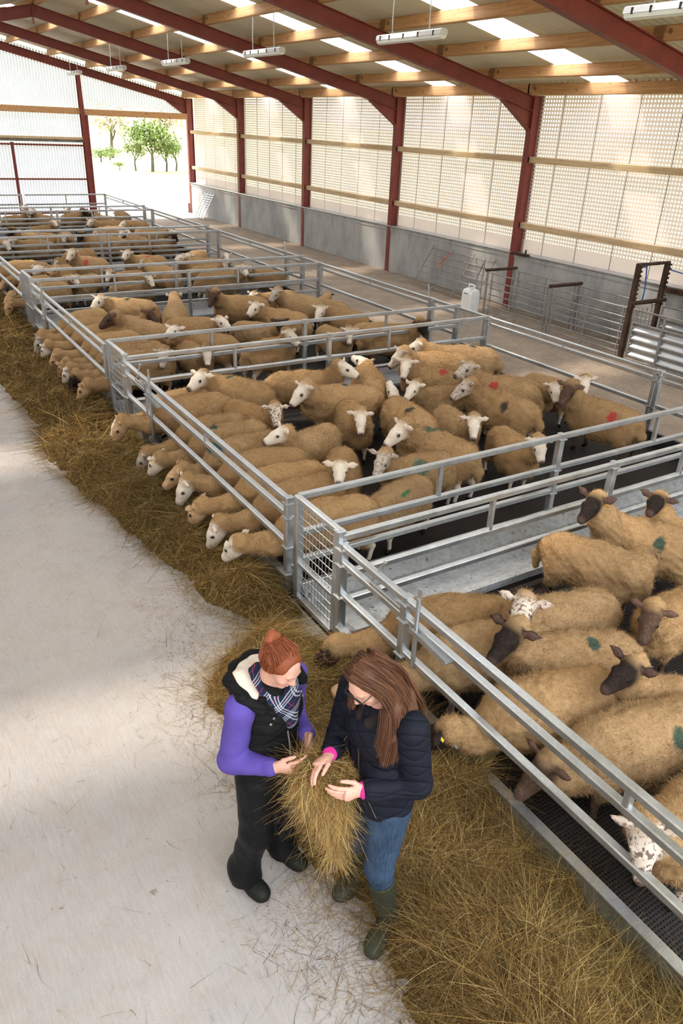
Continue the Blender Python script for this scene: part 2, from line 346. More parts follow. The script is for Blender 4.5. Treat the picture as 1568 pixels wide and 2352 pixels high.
def build_roof():
    pxs = [9.84, 8.80, 7.50, 6.18, 4.87, 3.56, 2.50]
    rows = ['at the eaves', 'first above the eaves', 'second above the eaves', 'third above the eaves', 'fourth above the eaves', 'fifth above the eaves', 'at the ridge']
    bays = ['bay at the far gable', 'second bay from the far gable', 'third bay from the far gable', 'bay over the white can', 'bay at the top right', 'nearest bay in the top right corner']
    for i in range(6):
        y1, y0 = FY[i], FY[i+1]
        for k, x in enumerate(pxs):
            z = rtop(x); h = .19
            m = MB(); m.beam((x, y0-.10, z+h/2), (x, y1+.10 if i else y1, z+h/2), .075, h, up=(SL,0,1)) if k else m.beam((x, y0-.02, 4.33), (x, y1+.02, 4.33), .075, .20)
            tag(m.build('roof_purlin', 'timber', loc=(x, (y0+y1)/2, z)), f'timber roof purlin {rows[k]}, {bays[i]}', 'purlin', 'timber roof purlins')
    # corrugated sheets with a rooflight gap in every bay
    off = .20
    def strip(ya, yb, mat, nm, xa=RX-.02, xb=WX+.45, side=1):
        n = max(2, int((yb-ya)/.0365)); ys = np.linspace(ya, yb, n); V = []
        for y in ys:
            dz = .022*math.sin(2*math.pi*y/.146)
            for x in (xb, xa):
                zz = rtop(x) if x <= WX else EAVE - SL*(x-WX)
                V.append((x, y, zz+off+.03+dz))
        m = MB(); m.add(V, [(2*j, 2*j+1, 2*j+3, 2*j+2) for j in range(n-1)]); return struct(m.build(nm, mat, smooth=True))
    prev = -2.2; cuts = []
    for i in range(6):
        cuts.append((FY[i+1]+2.45, FY[i+1]+3.22))
    cuts.sort(); k = 0
    for a, b in cuts:
        if a < prev: continue
        strip(prev, a, 'roof_sheet', 'ceiling'); k += 1; strip(a, b, 'roof_light', f'window_{k}'); prev = b
    strip(prev, 27.5, 'roof_sheet', 'ceiling')
    prev = -6.0; k = 10                     # far slope, over the feed passage
    for a, b in [(-5.0, -4.2)] + cuts:
        strip(prev, a, 'roof_sheet', 'ceiling', -5.6, RX+.02); k += 1; strip(a, b, 'roof_light', f'window_{k}', -5.6, RX+.02); prev = b
    strip(prev, 27.5, 'roof_sheet', 'ceiling', -5.6, RX+.02); strip(-6.0, -2.2, 'roof_sheet', 'ceiling')
    # bright pin-prick lines along the sheet laps are the sheet edges themselves
build_roof()

def build_gable():
    y = 27.36
    def prof(x0, x1, zf0, zf1, nm, mat):
        n = int((x1-x0)/.02)+2; xs = np.linspace(x0, x1, n); V = []
        for x in xs:
            dy = .014*math.sin(2*math.pi*x/.10); V += [(x, y+dy, zf0(x)), (x, y+dy, zf1(x))]
        m = MB(); m.add(V, [(2*i, 2*i+1, 2*i+3, 2*i+2) for i in range(n-1)]); return struct(m.build(nm, mat, smooth=True))
    prof(5.9, WX+.1, lambda x: 3.56, lambda x: rtop(min(x, WX))+.1, 'wall_back', 'gable_cladding')
    prof(-5.2, 5.9, lambda x: 2.50, lambda x: rtop(x)+.1, 'wall_back', 'gable_cladding')
    # big sliding door under it
    e = bpy.data.objects.new('door_1', None); COL.objects.link(e); e.location = (3.0, 27.25, 0); struct(e)
    n = 420; xs = np.linspace(-5.0, 5.85, n); V = []
    for x in xs:
        dy = .014*math.sin(2*math.pi*x/.10); V += [(x, 27.30+dy, .05), (x, 27.30+dy, 2.5)]
    m = MB(); m.add(V, [(2*i, 2*i+1, 2*i+3, 2*i+2) for i in range(n-1)]); m.build('door_panel', 'gable_cladding', e, smooth=True)
    m = MB()
    for z in (2.45, 1.29, .1): m.beam((-5, 27.22, z), (5.85, 27.22, z), .05, .06)
    for x in (-4.9, -1.0, 3.22, 5.8): m.beam((x, 27.22, .02), (x, 27.22, 2.52), .10, .06, up=(0,1,0))
    m.build('door_frame', 'red_oxide', e)
    m = MB(); m.beam((-5, 27.2, 2.60), (5.85, 27.2, 2.60), .06, .09); m.build('door_track', 'galvanised_old', e)
    m = MB(); m.ibeam((5.86, 27.16, 0), (5.80, 27.16, rtop(5.8)-.1), .2, .14, up=(0,1,0)); m.beam((6.0, 27.3, 0), (6.0, 27.3, 3.56), .06, .12)
    tag(m.build('gable_post', 'red_oxide', loc=(5.86, 27.16, 0)), 'dark red steel gable post on the left side of the bright doorway', 'post')
    for a, b, z, nm in ((-5, 5.78, 3.60, 'left of the gable post'), (5.94, 9.94, 3.58, 'over the open doorway')):
        m = MB(); m.beam((a, 27.2, z), (b, 27.2, z), .075, .21)
        tag(m.build('gable_rail', 'timber', loc=((a+b)/2, 27.2, z)), f'thick timber gable rail {nm}', 'rail', 'timber gable rails')
    m = MB(); m.beam((-5, 27.15, 2.69), (5.75, 27.15, 2.69), .08, .09); tag(m.build('gable_rail', 'timber_pale', loc=(0, 27.15, 2.69)), 'thin pale timber rail above the corrugated sliding door', 'rail', 'timber gable rails')
    m = MB(); m.box(9.9, 10.1, 27.45, 34.5, 0, .36); tag(m.build('outside_wall', 'wall_concrete', loc=(10, 30, 0)), 'low pale concrete wall outside the open doorway', 'wall')
build_gable()

def build_lamps():
    nm = ['at the top right corner', 'hanging in front of the big rafter, second from the right', 'third from the right', 'fourth from the right', 'second from the far gable', 'farthest, in front of the gable post']
    for i in range(6):
        yc = .92 + 4.75*i if i else .92
        yc = [.95, 5.60, 10.33, 15.0, 19.7, 24.3][i]; x = 4.95; z = 4.71; L = .78
        e = empty('strip_light', (x, yc, z), f'white fluorescent strip light, {nm[i]}', 'light', 'hanging strip lights')
        m = MB(); m.sweep([(-.07,-.01),(-.06,.045),(-.03,.06),(.03,.06),(.06,.045),(.07,-.01)], (x, yc-L, z), (x, yc+L, z)); m.build('housing', 'lamp_body', e)
        m = MB(); m.sweep([(-.065,-.012),(.065,-.012),(.05,-.05),(.02,-.065),(-.02,-.065),(-.05,-.05)], (x, yc-L+.01, z), (x, yc+L-.01, z)); m.build('diffuser', 'white_plastic', e)
        for t in (-.8, -.35, .1, .55, .85):
            m = MB(); m.box(x-.073, x+.073, yc+t*L-.012, yc+t*L+.012, z-.02, z+.04); m.build('clip', 'black_plastic', e)
        for s_ in (-.45, .45):
            m = MB(); m.tube([(x, yc+s_, z+.05), (x, yc+s_+.01, z+.3), (x-.0, yc+s_, rtop(x)+.1)], .008, 6); m.build('hanging_chain', 'galvanised', e)
build_lamps()

# ---------------------------------------------------------------- pens
PAIRS = [(-.18, -.83), (4.877, 4.173), (10.17, 9.45), (15.45, 14.75), (20.70, 19.95)]
PEN_NAMES = ['nearest pen', 'middle pen', 'third pen', 'fourth pen', 'fifth pen', 'farthest pen']
def panel(label, p0, p1, zs, struts=(.5,), posts=(True, True), w=.05, group='galvanised pen panels', pairs=(0, 1), name='pen_panel', pz=(0, None)):
    """galvanised panel: rails from p0 to p1 (x, y), short struts between the two given rails, posts at the ends"""
    p0 = Vector((p0[0], p0[1], 0)); p1 = Vector((p1[0], p1[1], 0)); e = empty(name, (p0+p1)/2, label, 'fence panel', group)
    U = lambda p, z: (p.x, p.y, z)
    for z in zs:
        dd = (p1-p0).normalized()*.012; m = MB(); m.beam(U(p0+dd, z), U(p1-dd, z), w, w); m.build('rail', 'galvanised', e)
    for t in struts:
        q = p0.lerp(p1, t); d = (p1-p0).normalized()
        m = MB(); m.beam(U(q, zs[pairs[1]]), U(q, zs[pairs[0]]), w*.9, w*.75, up=d); m.build('strut', 'galvanised', e)
    for on, q, s_ in ((posts[0], p0, 1), (posts[1], p1, -1)):
        if on:
            d = (p1-p0).normalized()*s_; q2 = q+d*.012
            m = MB(); m.beam(U(q2, pz[0]), U(q2, zs[0]+.03 if pz[1] is None else pz[1]), .07, .06, up=d); 
            for z in zs: m.box(q2.x-.045, q2.x+.045, q2.y-.045, q2.y+.045, z-.03, z-.02)
            m.build('post', 'galvanised', e)
    return e
def mesh_gate(label, p0, p1, ztop=.965, zb=.06, mid=.39):
    p0 = Vector((p0[0], p0[1], 0)); p1 = Vector((p1[0], p1[1], 0)); e = empty('mesh_gate', (p0+p1)/2, label, 'gate', 'mesh gates'); d = (p1-p0).normalized(); L = (p1-p0).length
    U = lambda t, z: (p0.x+d.x*t, p0.y+d.y*t, z)
    m = MB(); m.beam(U(.02, 0), U(.02, ztop+.01), .06, .06); m.beam(U(L-.02, 0), U(L-.02, ztop+.01), .075, .075)
    m.beam(U(0, ztop), U(L, ztop), .05, .045); m.beam(U(0, mid), U(L, mid), .04, .035); m.beam(U(0, zb), U(L, zb), .05, .05); m.build('frame', 'galvanised', e)
    m = MB(); n = int((L-.1)/.05)
    for i in range(1, n+1): m.tube([U(.05+i*(L-.1)/(n+1), zb), U(.05+i*(L-.1)/(n+1), ztop)], .0035, 5, False)
    k = int((ztop-zb)/.075)
    for i in range(1, k): m.tube([U(.04, zb+i*(ztop-zb)/k), U(L-.04, zb+i*(ztop-zb)/k)], .0035, 5, False)
    m.build('wire_mesh', 'galvanised', e)
    m = MB()
    for z in (.3, .75): m.beam(U(-.06, z), U(.0, z), .03, .05)
    m.build('hinge', 'galvanised', e)
    return e
FZ = (.872, .742, .470)
CZ = (.965, .640, .390, .140)
def build_pens():
    H = PX1/2
    for k, (a, b) in enumerate(PAIRS):
        n1, n2 = PEN_NAMES[k+1], PEN_NAMES[k]
        panel(f'cross panel, {n1} side of its near trough, left half', (0, a), (H, a), CZ, (.49,), (False, True))
        panel(f'cross panel, {n1} side of its near trough, right half', (H, a), (PX1, a), CZ, (.5,), (False, True))
        panel(f'cross panel closing the far end of the {n2}, left half', (0, b), (H, b), (.925, .605, .37), (.5,), (False, True))
        panel(f'cross panel closing the far end of the {n2}, right half', (H, b), (PX1, b), (.925, .605, .37), (.35,), (False, True))
        mesh_gate(f'wire mesh gate by the hay, between {n2} and {n1}', (0, a), (0, b))
        mesh_gate(f'wire mesh gate by the brown passage, between {n2} and {n1}', (PX1, a), (PX1, b), .93)
        e = empty('feed_trough', (H, (a+b)/2, 0), f'long galvanised feed trough between the {n2} and the {n1}', 'trough', 'walk-through feed troughs')
        x0, x1 = .03, PX1-.04
        m = MB(); m.sweep([(a-.03, .14), (a-.16, .055), (b+.12, .05), (b+.02, .085), (b-.03, .085), (b-.03, .06), (b+.0, .06), (b+.10, .03), (a-.17, .035), (a-.05, .14)], (x0, 0, 0), (x1, 0, 0)) if False else None
        prof = [(a-.02, .15), (a-.04, .15), (a-.17, .055), (b+.13, .05), (b+.03, .085), (b-.04, .085), (b-.04, .045), (b+.03, .06), (b+.12, .025), (a-.18, .03), (a-.02, .125)]
        V = [(x, y, z) for x in (x0, x1) for y, z in prof]; nn = len(prof)
        m.add(V, [((i+1) % nn, i, nn+i, nn+(i+1) % nn) for i in range(nn)] + [tuple(range(nn)), tuple(range(2*nn-1, nn-1, -1))])
        m.build('tray', 'trough_steel', e)
        m = MB(); m.box(x0, x1, a-.015, a-.005, .0, .13); m.box(x0, x1, b-.02, b-.01, 0, .04); m.build('side_sheet', 'trough_steel', e)
        m = MB()
        for t in (.12, .5, .88): m.box(x0+t*(x1-x0)-.03, x0+t*(x1-x0)+.03, b+.02, a-.03, 0, .03)
        m.build('bearer', 'galvanised', e)
    # feed fence along the hay
    for k in range(6):
        y1 = PAIRS[k-1][1] if k else None
    ends = [(-.83, -8.0)] + [(PAIRS[i+1][1], PAIRS[i][0]) for i in range(4)] + [(25.1, 20.70)]
    for k, (top, bot) in enumerate(ends):
        nm = PEN_NAMES[k]; sp = top-.82 if k < 5 else top-.82
        e = panel(f'short feed barrier panel beside the mesh gate of the {nm}', (0, top-.02), (0, sp), FZ, (), (True, True), name='feed_barrier', group='feed barriers')
        m = MB(); m.tube([(0, top-.35, .745), (.0, top-.40, .78), (.02, top-.52, .99)], .012, 6); m.build('latch_lever', 'galvanised', e)
        m = MB(); m.beam((-.02, top-.42, .79), (-.02, sp-.03, .79), .02, .03); m.build('slide_bar', 'galvanised', e)
        if k == 0:
            panel('long feed barrier of three rails in front of the nearest pen, beside the two women', (0, sp), (0, sp-3.5), FZ, (.5,), (False, True), name='feed_barrier', group='feed barriers')
            panel('feed barrier of three rails leaving the frame at the bottom right corner', (0, sp-3.54), (0, -8), FZ, (.5,), (False, False), name='feed_barrier', group='feed barriers')
        else:
            panel(f'long feed barrier of three rails in front of the {nm}', (0, sp), (0, bot+.13), FZ, (.5,), (False, True), name='feed_barrier', group='feed barriers')
        ls = sp-.14
        m = MB(); m.tube([(-.03, ls, .22), (-.03, ls, .98)], .016, 8); m.beam((-.03, ls, .96), (-.03, ls, 1.05), .028, .012)
        o = m.build('drop_bolt', 'galvanised', loc=(-.03, ls, .22)); tag(o, f'upright galvanised drop bolt on the feed barrier of the {nm}', 'bolt', 'drop bolts')
        m = MB(); m.sweep([(-.03,-.02),(.03,-.02),(.03,.015),(.022,.015),(.022,-.012),(-.022,-.012),(-.022,.015),(-.03,.015)], (-.045, ls+.02, .755), (-.045, ls-.34, .735)); p_ = m.build('bracket', 'galvanised', None); p_.parent = o; p_.data.transform(Matrix.Translation(-o.location))
        # kerb under the rails
        e = empty('feed_kerb', (-.02, (top+bot)/2, 0), f'concrete feed kerb with a steel edge below the rails of the {nm}', 'kerb', 'feed kerbs')
        m = MB(); m.box(-.045, .015, bot+.1, top-.05, 0, .185); m.build('board', 'kerb_face', e)
        m = MB(); m.box(-.052, .012, bot+.1, top-.05, .185, .197); m.build('edge_strip', 'galvanised', e)
    # side fence along the passage
    segs = [(-.95, -3.9, 'beside the nearest pen'), (.90, -.18, 'short panel at the middle pen corner'), (4.13, .94, 'beside the middle pen'), (9.40, 5.62, 'beside the third pen'), (5.58, 4.90, 'short panel of the third pen'), (14.70, 10.95, 'beside the fourth pen'), (10.90, 10.2, 'short panel of the fourth pen'), (19.9, 15.5, 'beside the fifth pen'), (25.1, 20.75, 'beside the farthest pen')]
    for a, b, nm in segs:
        panel(f'side fence panel on the passage, {nm}', (PX1, a), (PX1, b), (.93, .84, .50), (.5,) if a-b > 1.5 else (), (True, True), group='side fence panels')
        m = MB(); m.box(PX1-.08, PX1-.035, b, a, 0, .19); tag(m.build('kick_board', 'black_plastic', loc=(PX1, (a+b)/2, 0)), f'black kick board inside the side fence, {nm}', 'board', 'kick boards')
    for y, nm in ((5.67, 'third pen'), (10.98, 'fourth pen')):
        m = MB(); m.beam((PX1+.03, y, .75), (PX1+.0, y+.06, 1.17), .04, .015); tag(m.build('latch_handle', 'galvanised', loc=(PX1, y, .75)), f'flat latch handle standing up on the side fence by the {nm}', 'handle', 'latch handles')
    # far end
    panel('end fence across the far end of the pens, left half', (0, 25.1), (H, 25.1), (.93, .62, .36), (.5,), (True, True)); panel('end fence across the far end of the pens, right half', (H+.1, 25.1), (PX1, 25.1), (.93, .62, .36), (.5,), (False, True))
build_pens()

# ---------------------------------------------------------------- handling race along the wall
def build_race():
    XI, XO = 8.86, 9.62
    def arch(y, z, nm, w=.05, bar=.045):
        e = empty('race_hoop', ((XI+XO)/2, y, 0), f'rusty steel hoop over the cattle race, {nm}', 'hoop', 'race hoops')
        for x in (XI, XO):
            m = MB(); m.beam((x, y, 0), (x, y, z), w, w); m.build('post', 'rusty_steel' if nm.startswith('at') else 'galvanised_old', e)
        m = MB(); m.tube([(XI-.06, y, z), (XO+.06, y, z)], bar, 10); m.build('cross_bar', 'rusty_steel', e)
    arch(7.60, .93, 'far one behind the white can', .04, .03); arch(5.75, .93, 'middle one', .05, .035)
    def rails(y0, y1, x, nm):
        e = empty('race_fence', (x, (y0+y1)/2, 0), f'grey tubular rail panel of the race, {nm}', 'fence panel', 'race rail panels')
        for z in (.88, .72, .58, .45, .33, .21, .10):
            m = MB(); m.tube([(x, y0, z), (x, y1, z)], .014, 6); m.build('rail', 'galvanised_old', e)
        for t in (.03, .5, .97):
            y = y0+(y1-y0)*t; m = MB(); m.tube([(x, y, .0), (x, y, .9)], .016, 6); m.build('upright', 'galvanised_old', e)
    rails(7.5, 5.8, XI, 'front, left of the middle hoop'); rails(5.7, 3.95, XI, 'front, right of the middle hoop')
    rails(7.5, 5.8, XO, 'against the wall, left of the middle hoop'); rails(5.7, 3.95, XO, 'against the wall, right of the middle hoop')
    # tall guillotine gate
    e = empty('guillotine_gate', ((XI+XO)/2, 3.88, 0), 'tall dark rusty guillotine gate frame with blue ropes at the end of the race', 'gate')
    for x in (XI, XO):
        m = MB(); m.beam((x, 3.88, 0), (x, 3.88, 1.62), .085, .085); m.build('post', 'rusty_steel', e)
        m = MB(); 
        for z in np.arange(.9, 1.6, .075): m.box(x-.02, x+.02, 3.80, 3.835, z, z+.035)
        m.build('notch_strip', 'rusty_steel', e)
    m = MB(); m.tube([(XI-.05, 3.88, 1.62), (XO+.05, 3.88, 1.62)], .03, 8); m.build('top_bar', 'rusty_steel', e)
    m = MB(); m.tube([(XI-.09, 3.84, .98), (XO+.10, 3.84, .98)], .04, 8); m.build('lift_bar', 'rusty_steel', e)
    for i in range(5):
        m = MB(); m.tube([(XI+.12+.12*i, 3.88, .10), (XI+.12+.12*i, 3.88, .86)], .015, 6); m.build('drop_bar', 'galvanised_old', e)
    m = MB(); m.tube([(XI+.08, 3.88, 1.63), (XI+.14, 3.86, 1.57), (XI+.2, 3.88, 1.63), (XI+.26, 3.86, 1.2), (XI+.25, 3.86, .98)], .012, 6); m.tube([(XO, 3.88, 1.63), (XO+.04, 3.80, 1.5), (XO, 2.6, 1.42), (XO+.1, 1.0, 1.4)], .010, 6); m.build('rope', 'blue_rope', e)
    # corrugated hurdle beyond it
    def corr(x, y0, y1, nm):
        e = empty('sheeted_hurdle', (x, (y0+y1)/2, 0), nm, 'hurdle', 'corrugated sheeted hurdles')
        m = MB(); zs = np.linspace(.08, .66, 49); V = []
        for z in zs:
            dx = .022*math.sin(2*math.pi*z/.145); V += [(x+.02+dx, y0, z), (x+.02+dx, y1, z)]
        m.add(V, [(2*i, 2*i+1, 2*i+3, 2*i+2) for i in range(len(zs)-1)]); m.build('corrugated_sheet', 'galvanised', e, smooth=True)
        for z in (.05, .68, .90):
            m = MB(); m.tube([(x, y0, z), (x, y1, z)], .018, 8); m.build('rail', 'galvanised_old', e)
        for t in (0, .5, 1):
            y = y0+(y1-y0)*t; m = MB(); m.tube([(x, y, .0), (x, y, .91)], .020, 8); m.build('upright', 'galvanised_old', e)
    corr(8.80, 3.72, 2.5, 'corrugated sheet hurdle leaning by the tall guillotine gate, front one'); corr(9.55, 3.72, 2.2, 'corrugated sheet hurdle against the wall beyond the guillotine gate')
    corr(8.74, 2.42, 1.0, 'corrugated sheet hurdle cut by the right edge of the frame')
    m = MB(); m.tube([(8.76, 2.46, .1), (8.72, 2.48, .3), (8.78, 2.45, .5), (8.73, 2.47, .7)], .018, 6); tag(m.build('rope_tie', 'blue_rope', loc=(8.75, 2.46, .1)), 'blue rope tying two corrugated hurdles together at the right edge', 'rope')
    # rusty channel on top of the wall, with two rods
    e = empty('steel_channel', (9.93, 2.9, 1.12), 'rusty steel channel on top of the concrete wall at the right edge', 'beam')
    m = MB(); m.beam((9.90, 4.1, 1.12), (9.90, .4, 1.12), .07, .09); m.build('channel', 'rusty_steel', e)
    m = MB(); m.tube([(9.92, 3.0, 1.15), (9.92, 3.0, 1.38)], .012, 6); m.tube([(9.92, 2.92, 1.15), (9.92, 2.92, 1.38)], .012, 6); m.build('rod', 'rusty_steel', e)
    m = MB(); m.box(9.82, 9.96, 7.55, 8.0, 1.16, 1.20); m.beam((9.9, 7.62, 1.19), (9.9, 7.62, 1.29), .03, .03); tag(m.build('base_plate', 'rusty_steel', loc=(9.9, 7.8, 1.16)), 'rusty steel plate lying on the wall at the foot of the red column', 'plate')
build_race()
def build_passage_things():
    def hurdle(y0, y1, x0, x1, z, nm, n=7, twine=False, tilt=0.0, mat='galvanised_old'):
        e = empty('sheep_hurdle', ((x0+x1)/2, (y0+y1)/2, 0), nm, 'hurdle', 'hurdles leaning on the wall')
        B = lambda t, s_: (x0+(x1-x0)*s_, y0+(y1-y0)*t, .02+(z-.02)*s_)
        for s_ in np.linspace(.06, .96, n):
            m = MB(); m.tube([B(0, s_), B(1, s_)], .013, 6); m.build('bar', mat, e)
        for t in (0, .33, .67, 1):
            m = MB(); m.tube([B(t, 0), B(t, 1.03)], .016, 6); m.build('upright', mat, e)
        if twine:
            m = MB(); m.tube([B(.28, .95), B(.30, .8), B(.24, .62), B(.29, .5)], .015, 6); m.build('twine', 'orange_twine', e)
    hurdle(10.85, 8.55, 9.35, 9.92, .92, 'grey tubular hurdle leaning on the concrete wall with orange twine', 7, True)
    hurdle(25.6, 24.75, 9.45, 9.93, .92, 'blue-grey slatted hurdle leaning on the wall by the far doorway', 11, mat='galvanised')
    e = empty('pole_pair', (9.0, 8.2, 0), 'pair of thin grey poles tied at the top behind the white can', 'pole')
    for q in ((8.95, 8.35), (9.05, 8.0)):
        m = MB(); m.tube([(q[0], q[1], 0), (9.2, 8.1, 1.06)], .016, 6); m.build('pole', 'galvanised_old', e)
    # white plastic can
    e = empty('jerry_can', (8.72, 7.90, 0), 'white plastic jerry can on the passage floor by the wall', 'can')
    m = MB(); prof = [(.0, .13, .14), (.03, .145, .155), (.40, .145, .155), (.47, .12, .15), (.50, .06, .13)]; V = []; F = []
    for z, a, b in prof:
        c = .03; V += [(8.72+x, 7.90+y, z) for x, y in ((-a+c,-b),(a-c,-b),(a,-b+c),(a,b-c),(a-c,b),(-a+c,b),(-a,b-c),(-a,-b+c))]
    for i in range(len(prof)-1): F += [(i*8+k, i*8+(k+1)%8, i*8+8+(k+1)%8, i*8+8+k) for k in range(8)]
    F += [tuple(range(7,-1,-1)), tuple(range(32, 40))]; m.add(V, F); m.build('body', 'white_plastic', e)
    m = MB(); m.tube([(8.72, 7.80, .48), (8.72, 7.82, .58), (8.72, 7.98, .58), (8.72, 8.0, .48)], .018, 8); m.build('handle', 'white_plastic', e)
    m = MB(); m.tube([(8.64, 7.80, .47), (8.64, 7.80, .55)], .035, 12); m.build('cap', 'white_plastic', e)
    m = MB(); m.box(8.57, 8.60, 7.83, 7.97, .40, .415); m.build('mark', 'black_plastic', e)
build_passage_things()

# ---------------------------------------------------------------- organic shapes: smooth-blended volumes meshed by surface nets
def snoise(P, f, seed, octv=2):
    r = np.random.default_rng(seed); out = np.zeros(len(P), np.float32); a = 1.0
    for o in range(octv):
        for k in range(5):
            d = r.normal(size=3); d /= np.linalg.norm(d); out += a*np.sin((P@d.astype(np.float32))*f*(.7+.6*r.random()) + r.random()*6.28 + 1.3*np.sin((P@np.roll(d, 1).astype(np.float32))*f*.6)); 
        f *= 2.1; a *= .5
    return out/5
class Prim:
    def __init__(s, a, b, r1, r2, lab=0, k=None, flat=None, cut=False, sc=None):
        s.a = np.array(a, np.float32); s.b = np.array(b, np.float32); s.r1 = r1; s.r2 = r2; s.lab = lab; s.k = k; s.flat = flat; s.cut = cut; s.sc = sc
    def dist(s, P):
        a, b = s.a, s.b; Q = P
        if s.flat is not None:                 # squash along an axis: section becomes an ellipse
            n, f = np.array(s.flat[0], np.float32), s.flat[1]; n = n/np.linalg.norm(n)
            t = (P-a)@n; Q = P + (t*(1/f-1))[..., None]*n; tb = (b-a)@n; b = b + (tb*(1/f-1))*n
        pa = Q-a; ba = b-a; L = float(ba@ba)
        h = np.clip((pa@ba)/L, 0, 1) if L > 1e-9 else np.zeros(P.shape[:-1], np.float32)
        d = np.sqrt(((pa-h[..., None]*ba)**2).sum(-1)) - (s.r1+(s.r2-s.r1)*h)
        if s.flat is not None: d = d*min(1.0, (1+s.flat[1])/2)
        return d
    def bounds(s, m):
        R = max(s.r1, s.r2)*(max(1, s.flat[1]) if s.flat is not None else 1)+m
        return np.minimum(s.a, s.b)-R, np.maximum(s.a, s.b)+R
def field(prims, h, k):
    lo = np.min([p.bounds(2*h)[0] for p in prims if not p.cut], 0); hi = np.max([p.bounds(2*h)[1] for p in prims if not p.cut], 0)
    n = np.ceil((hi-lo)/h).astype(int)+1; D = np.full(n, .5, np.float32); ax = [lo[i]+h*np.arange(n[i], dtype=np.float32) for i in range(3)]
    for p in prims:
        kk = p.k if p.k is not None else k; b0, b1 = p.bounds(kk+2.5*h); i0 = np.clip(((b0-lo)/h).astype(int), 0, n-1); i1 = np.clip(((b1-lo)/h).astype(int)+2, 1, n)
        if np.any(i1 <= i0): continue
        sl = tuple(slice(i0[i], i1[i]) for i in range(3)); g = np.stack(np.meshgrid(*[ax[i][sl[i]] for i in range(3)], indexing='ij'), -1)
        d = p.dist(g); A = D[sl]
        if p.cut: q = np.maximum(kk-np.abs(A+d), 0); D[sl] = np.maximum(A, -d)+q*q/(4*kk)
        else: q = np.maximum(kk-np.abs(A-d), 0); D[sl] = np.minimum(A, d)-q*q/(4*kk)
    return D, lo
def surface_nets(D, lo, h):
    S = D < 0; n = np.array(D.shape)-1; c = np.zeros(n, np.int8)
    offs = [(i, j, k) for i in (0, 1) for j in (0, 1) for k in (0, 1)]
    for o in offs: c += S[o[0]:o[0]+n[0], o[1]:o[1]+n[1], o[2]:o[2]+n[2]]
    act = np.argwhere((c > 0) & (c < 8)); ids = np.full(n, -1, np.int32); ids[tuple(act.T)] = np.arange(len(act), dtype=np.int32)
    val = np.stack([D[act[:, 0]+o[0], act[:, 1]+o[1], act[:, 2]+o[2]] for o in offs], 1); O = np.array(offs, np.float32)
    acc = np.zeros((len(act), 3), np.float32); cnt = np.zeros(len(act), np.float32)
    for a in range(8):
        for b in range(a+1, 8):
            if np.abs(O[a]-O[b]).sum() != 1: continue
            va, vb = val[:, a], val[:, b]; m = (va < 0) != (vb < 0); t = np.where(m, va/np.where(m, va-vb, 1), 0)
            acc += np.where(m[:, None], O[a]+(O[b]-O[a])*t[:, None], 0); cnt += m
    V = lo + h*(act + acc/cnt[:, None]); Q = []
    for ax in range(3):
        u, v = (ax+1) % 3, (ax+2) % 3
        s0 = [slice(None)]*3; s1 = [slice(None)]*3; s0[ax] = slice(0, -1); s1[ax] = slice(1, None)
        E = np.argwhere(S[tuple(s0)] != S[tuple(s1)]); E = E[(E[:, u] > 0) & (E[:, v] > 0) & (E[:, u] < D.shape[u]-1) & (E[:, v] < D.shape[v]-1)]
        ins = S[tuple(E.T)]; du = np.zeros(3, int); du[u] = 1; dv = np.zeros(3, int); dv[v] = 1
        q = np.stack([ids[tuple((E-du-dv).T)], ids[tuple((E-dv).T)], ids[tuple(E.T)], ids[tuple((E-du).T)]], 1); q[~ins] = q[~ins][:, ::-1]; Q.append(q)
    F = np.concatenate(Q); F = F[(F >= 0).all(1)]; return V.astype(np.float32), F
def vnormals(V, F):
    nn = np.cross(V[F[:, 2]]-V[F[:, 0]], V[F[:, 3]]-V[F[:, 1]]); out = np.zeros_like(V)
    for i in range(4): np.add.at(out, F[:, i], nn)
    return out/np.maximum(np.linalg.norm(out, axis=1, keepdims=True), 1e-9)
def relax(V, F, it=1, w=.5):
    e = np.concatenate([F[:, [0, 1]], F[:, [1, 2]], F[:, [2, 3]], F[:, [3, 0]]])
    for _ in range(it):
        A = np.zeros_like(V); C = np.zeros(len(V), np.float32); np.add.at(A, e[:, 0], V[e[:, 1]]); np.add.at(C, e[:, 0], 1); np.add.at(A, e[:, 1], V[e[:, 0]]); np.add.at(C, e[:, 1], 1)
        V = V*(1-w)+w*A/np.maximum(C, 1)[:, None]
    return V
def label_dist(prims, V, lab):
    d = np.full(len(V), 9., np.float32)
    for p in prims:
        if p.lab == lab and not p.cut: d = np.minimum(d, p.dist(V))
    return d
def color_attr(me, name, C):
    at = me.color_attributes.new(name, 'FLOAT_COLOR', 'POINT'); C = np.asarray(C, np.float32)
    if C.shape[1] == 3: C = np.concatenate([C, np.ones((len(C), 1), np.float32)], 1)
    at.data.foreach_set('color', C.ravel())
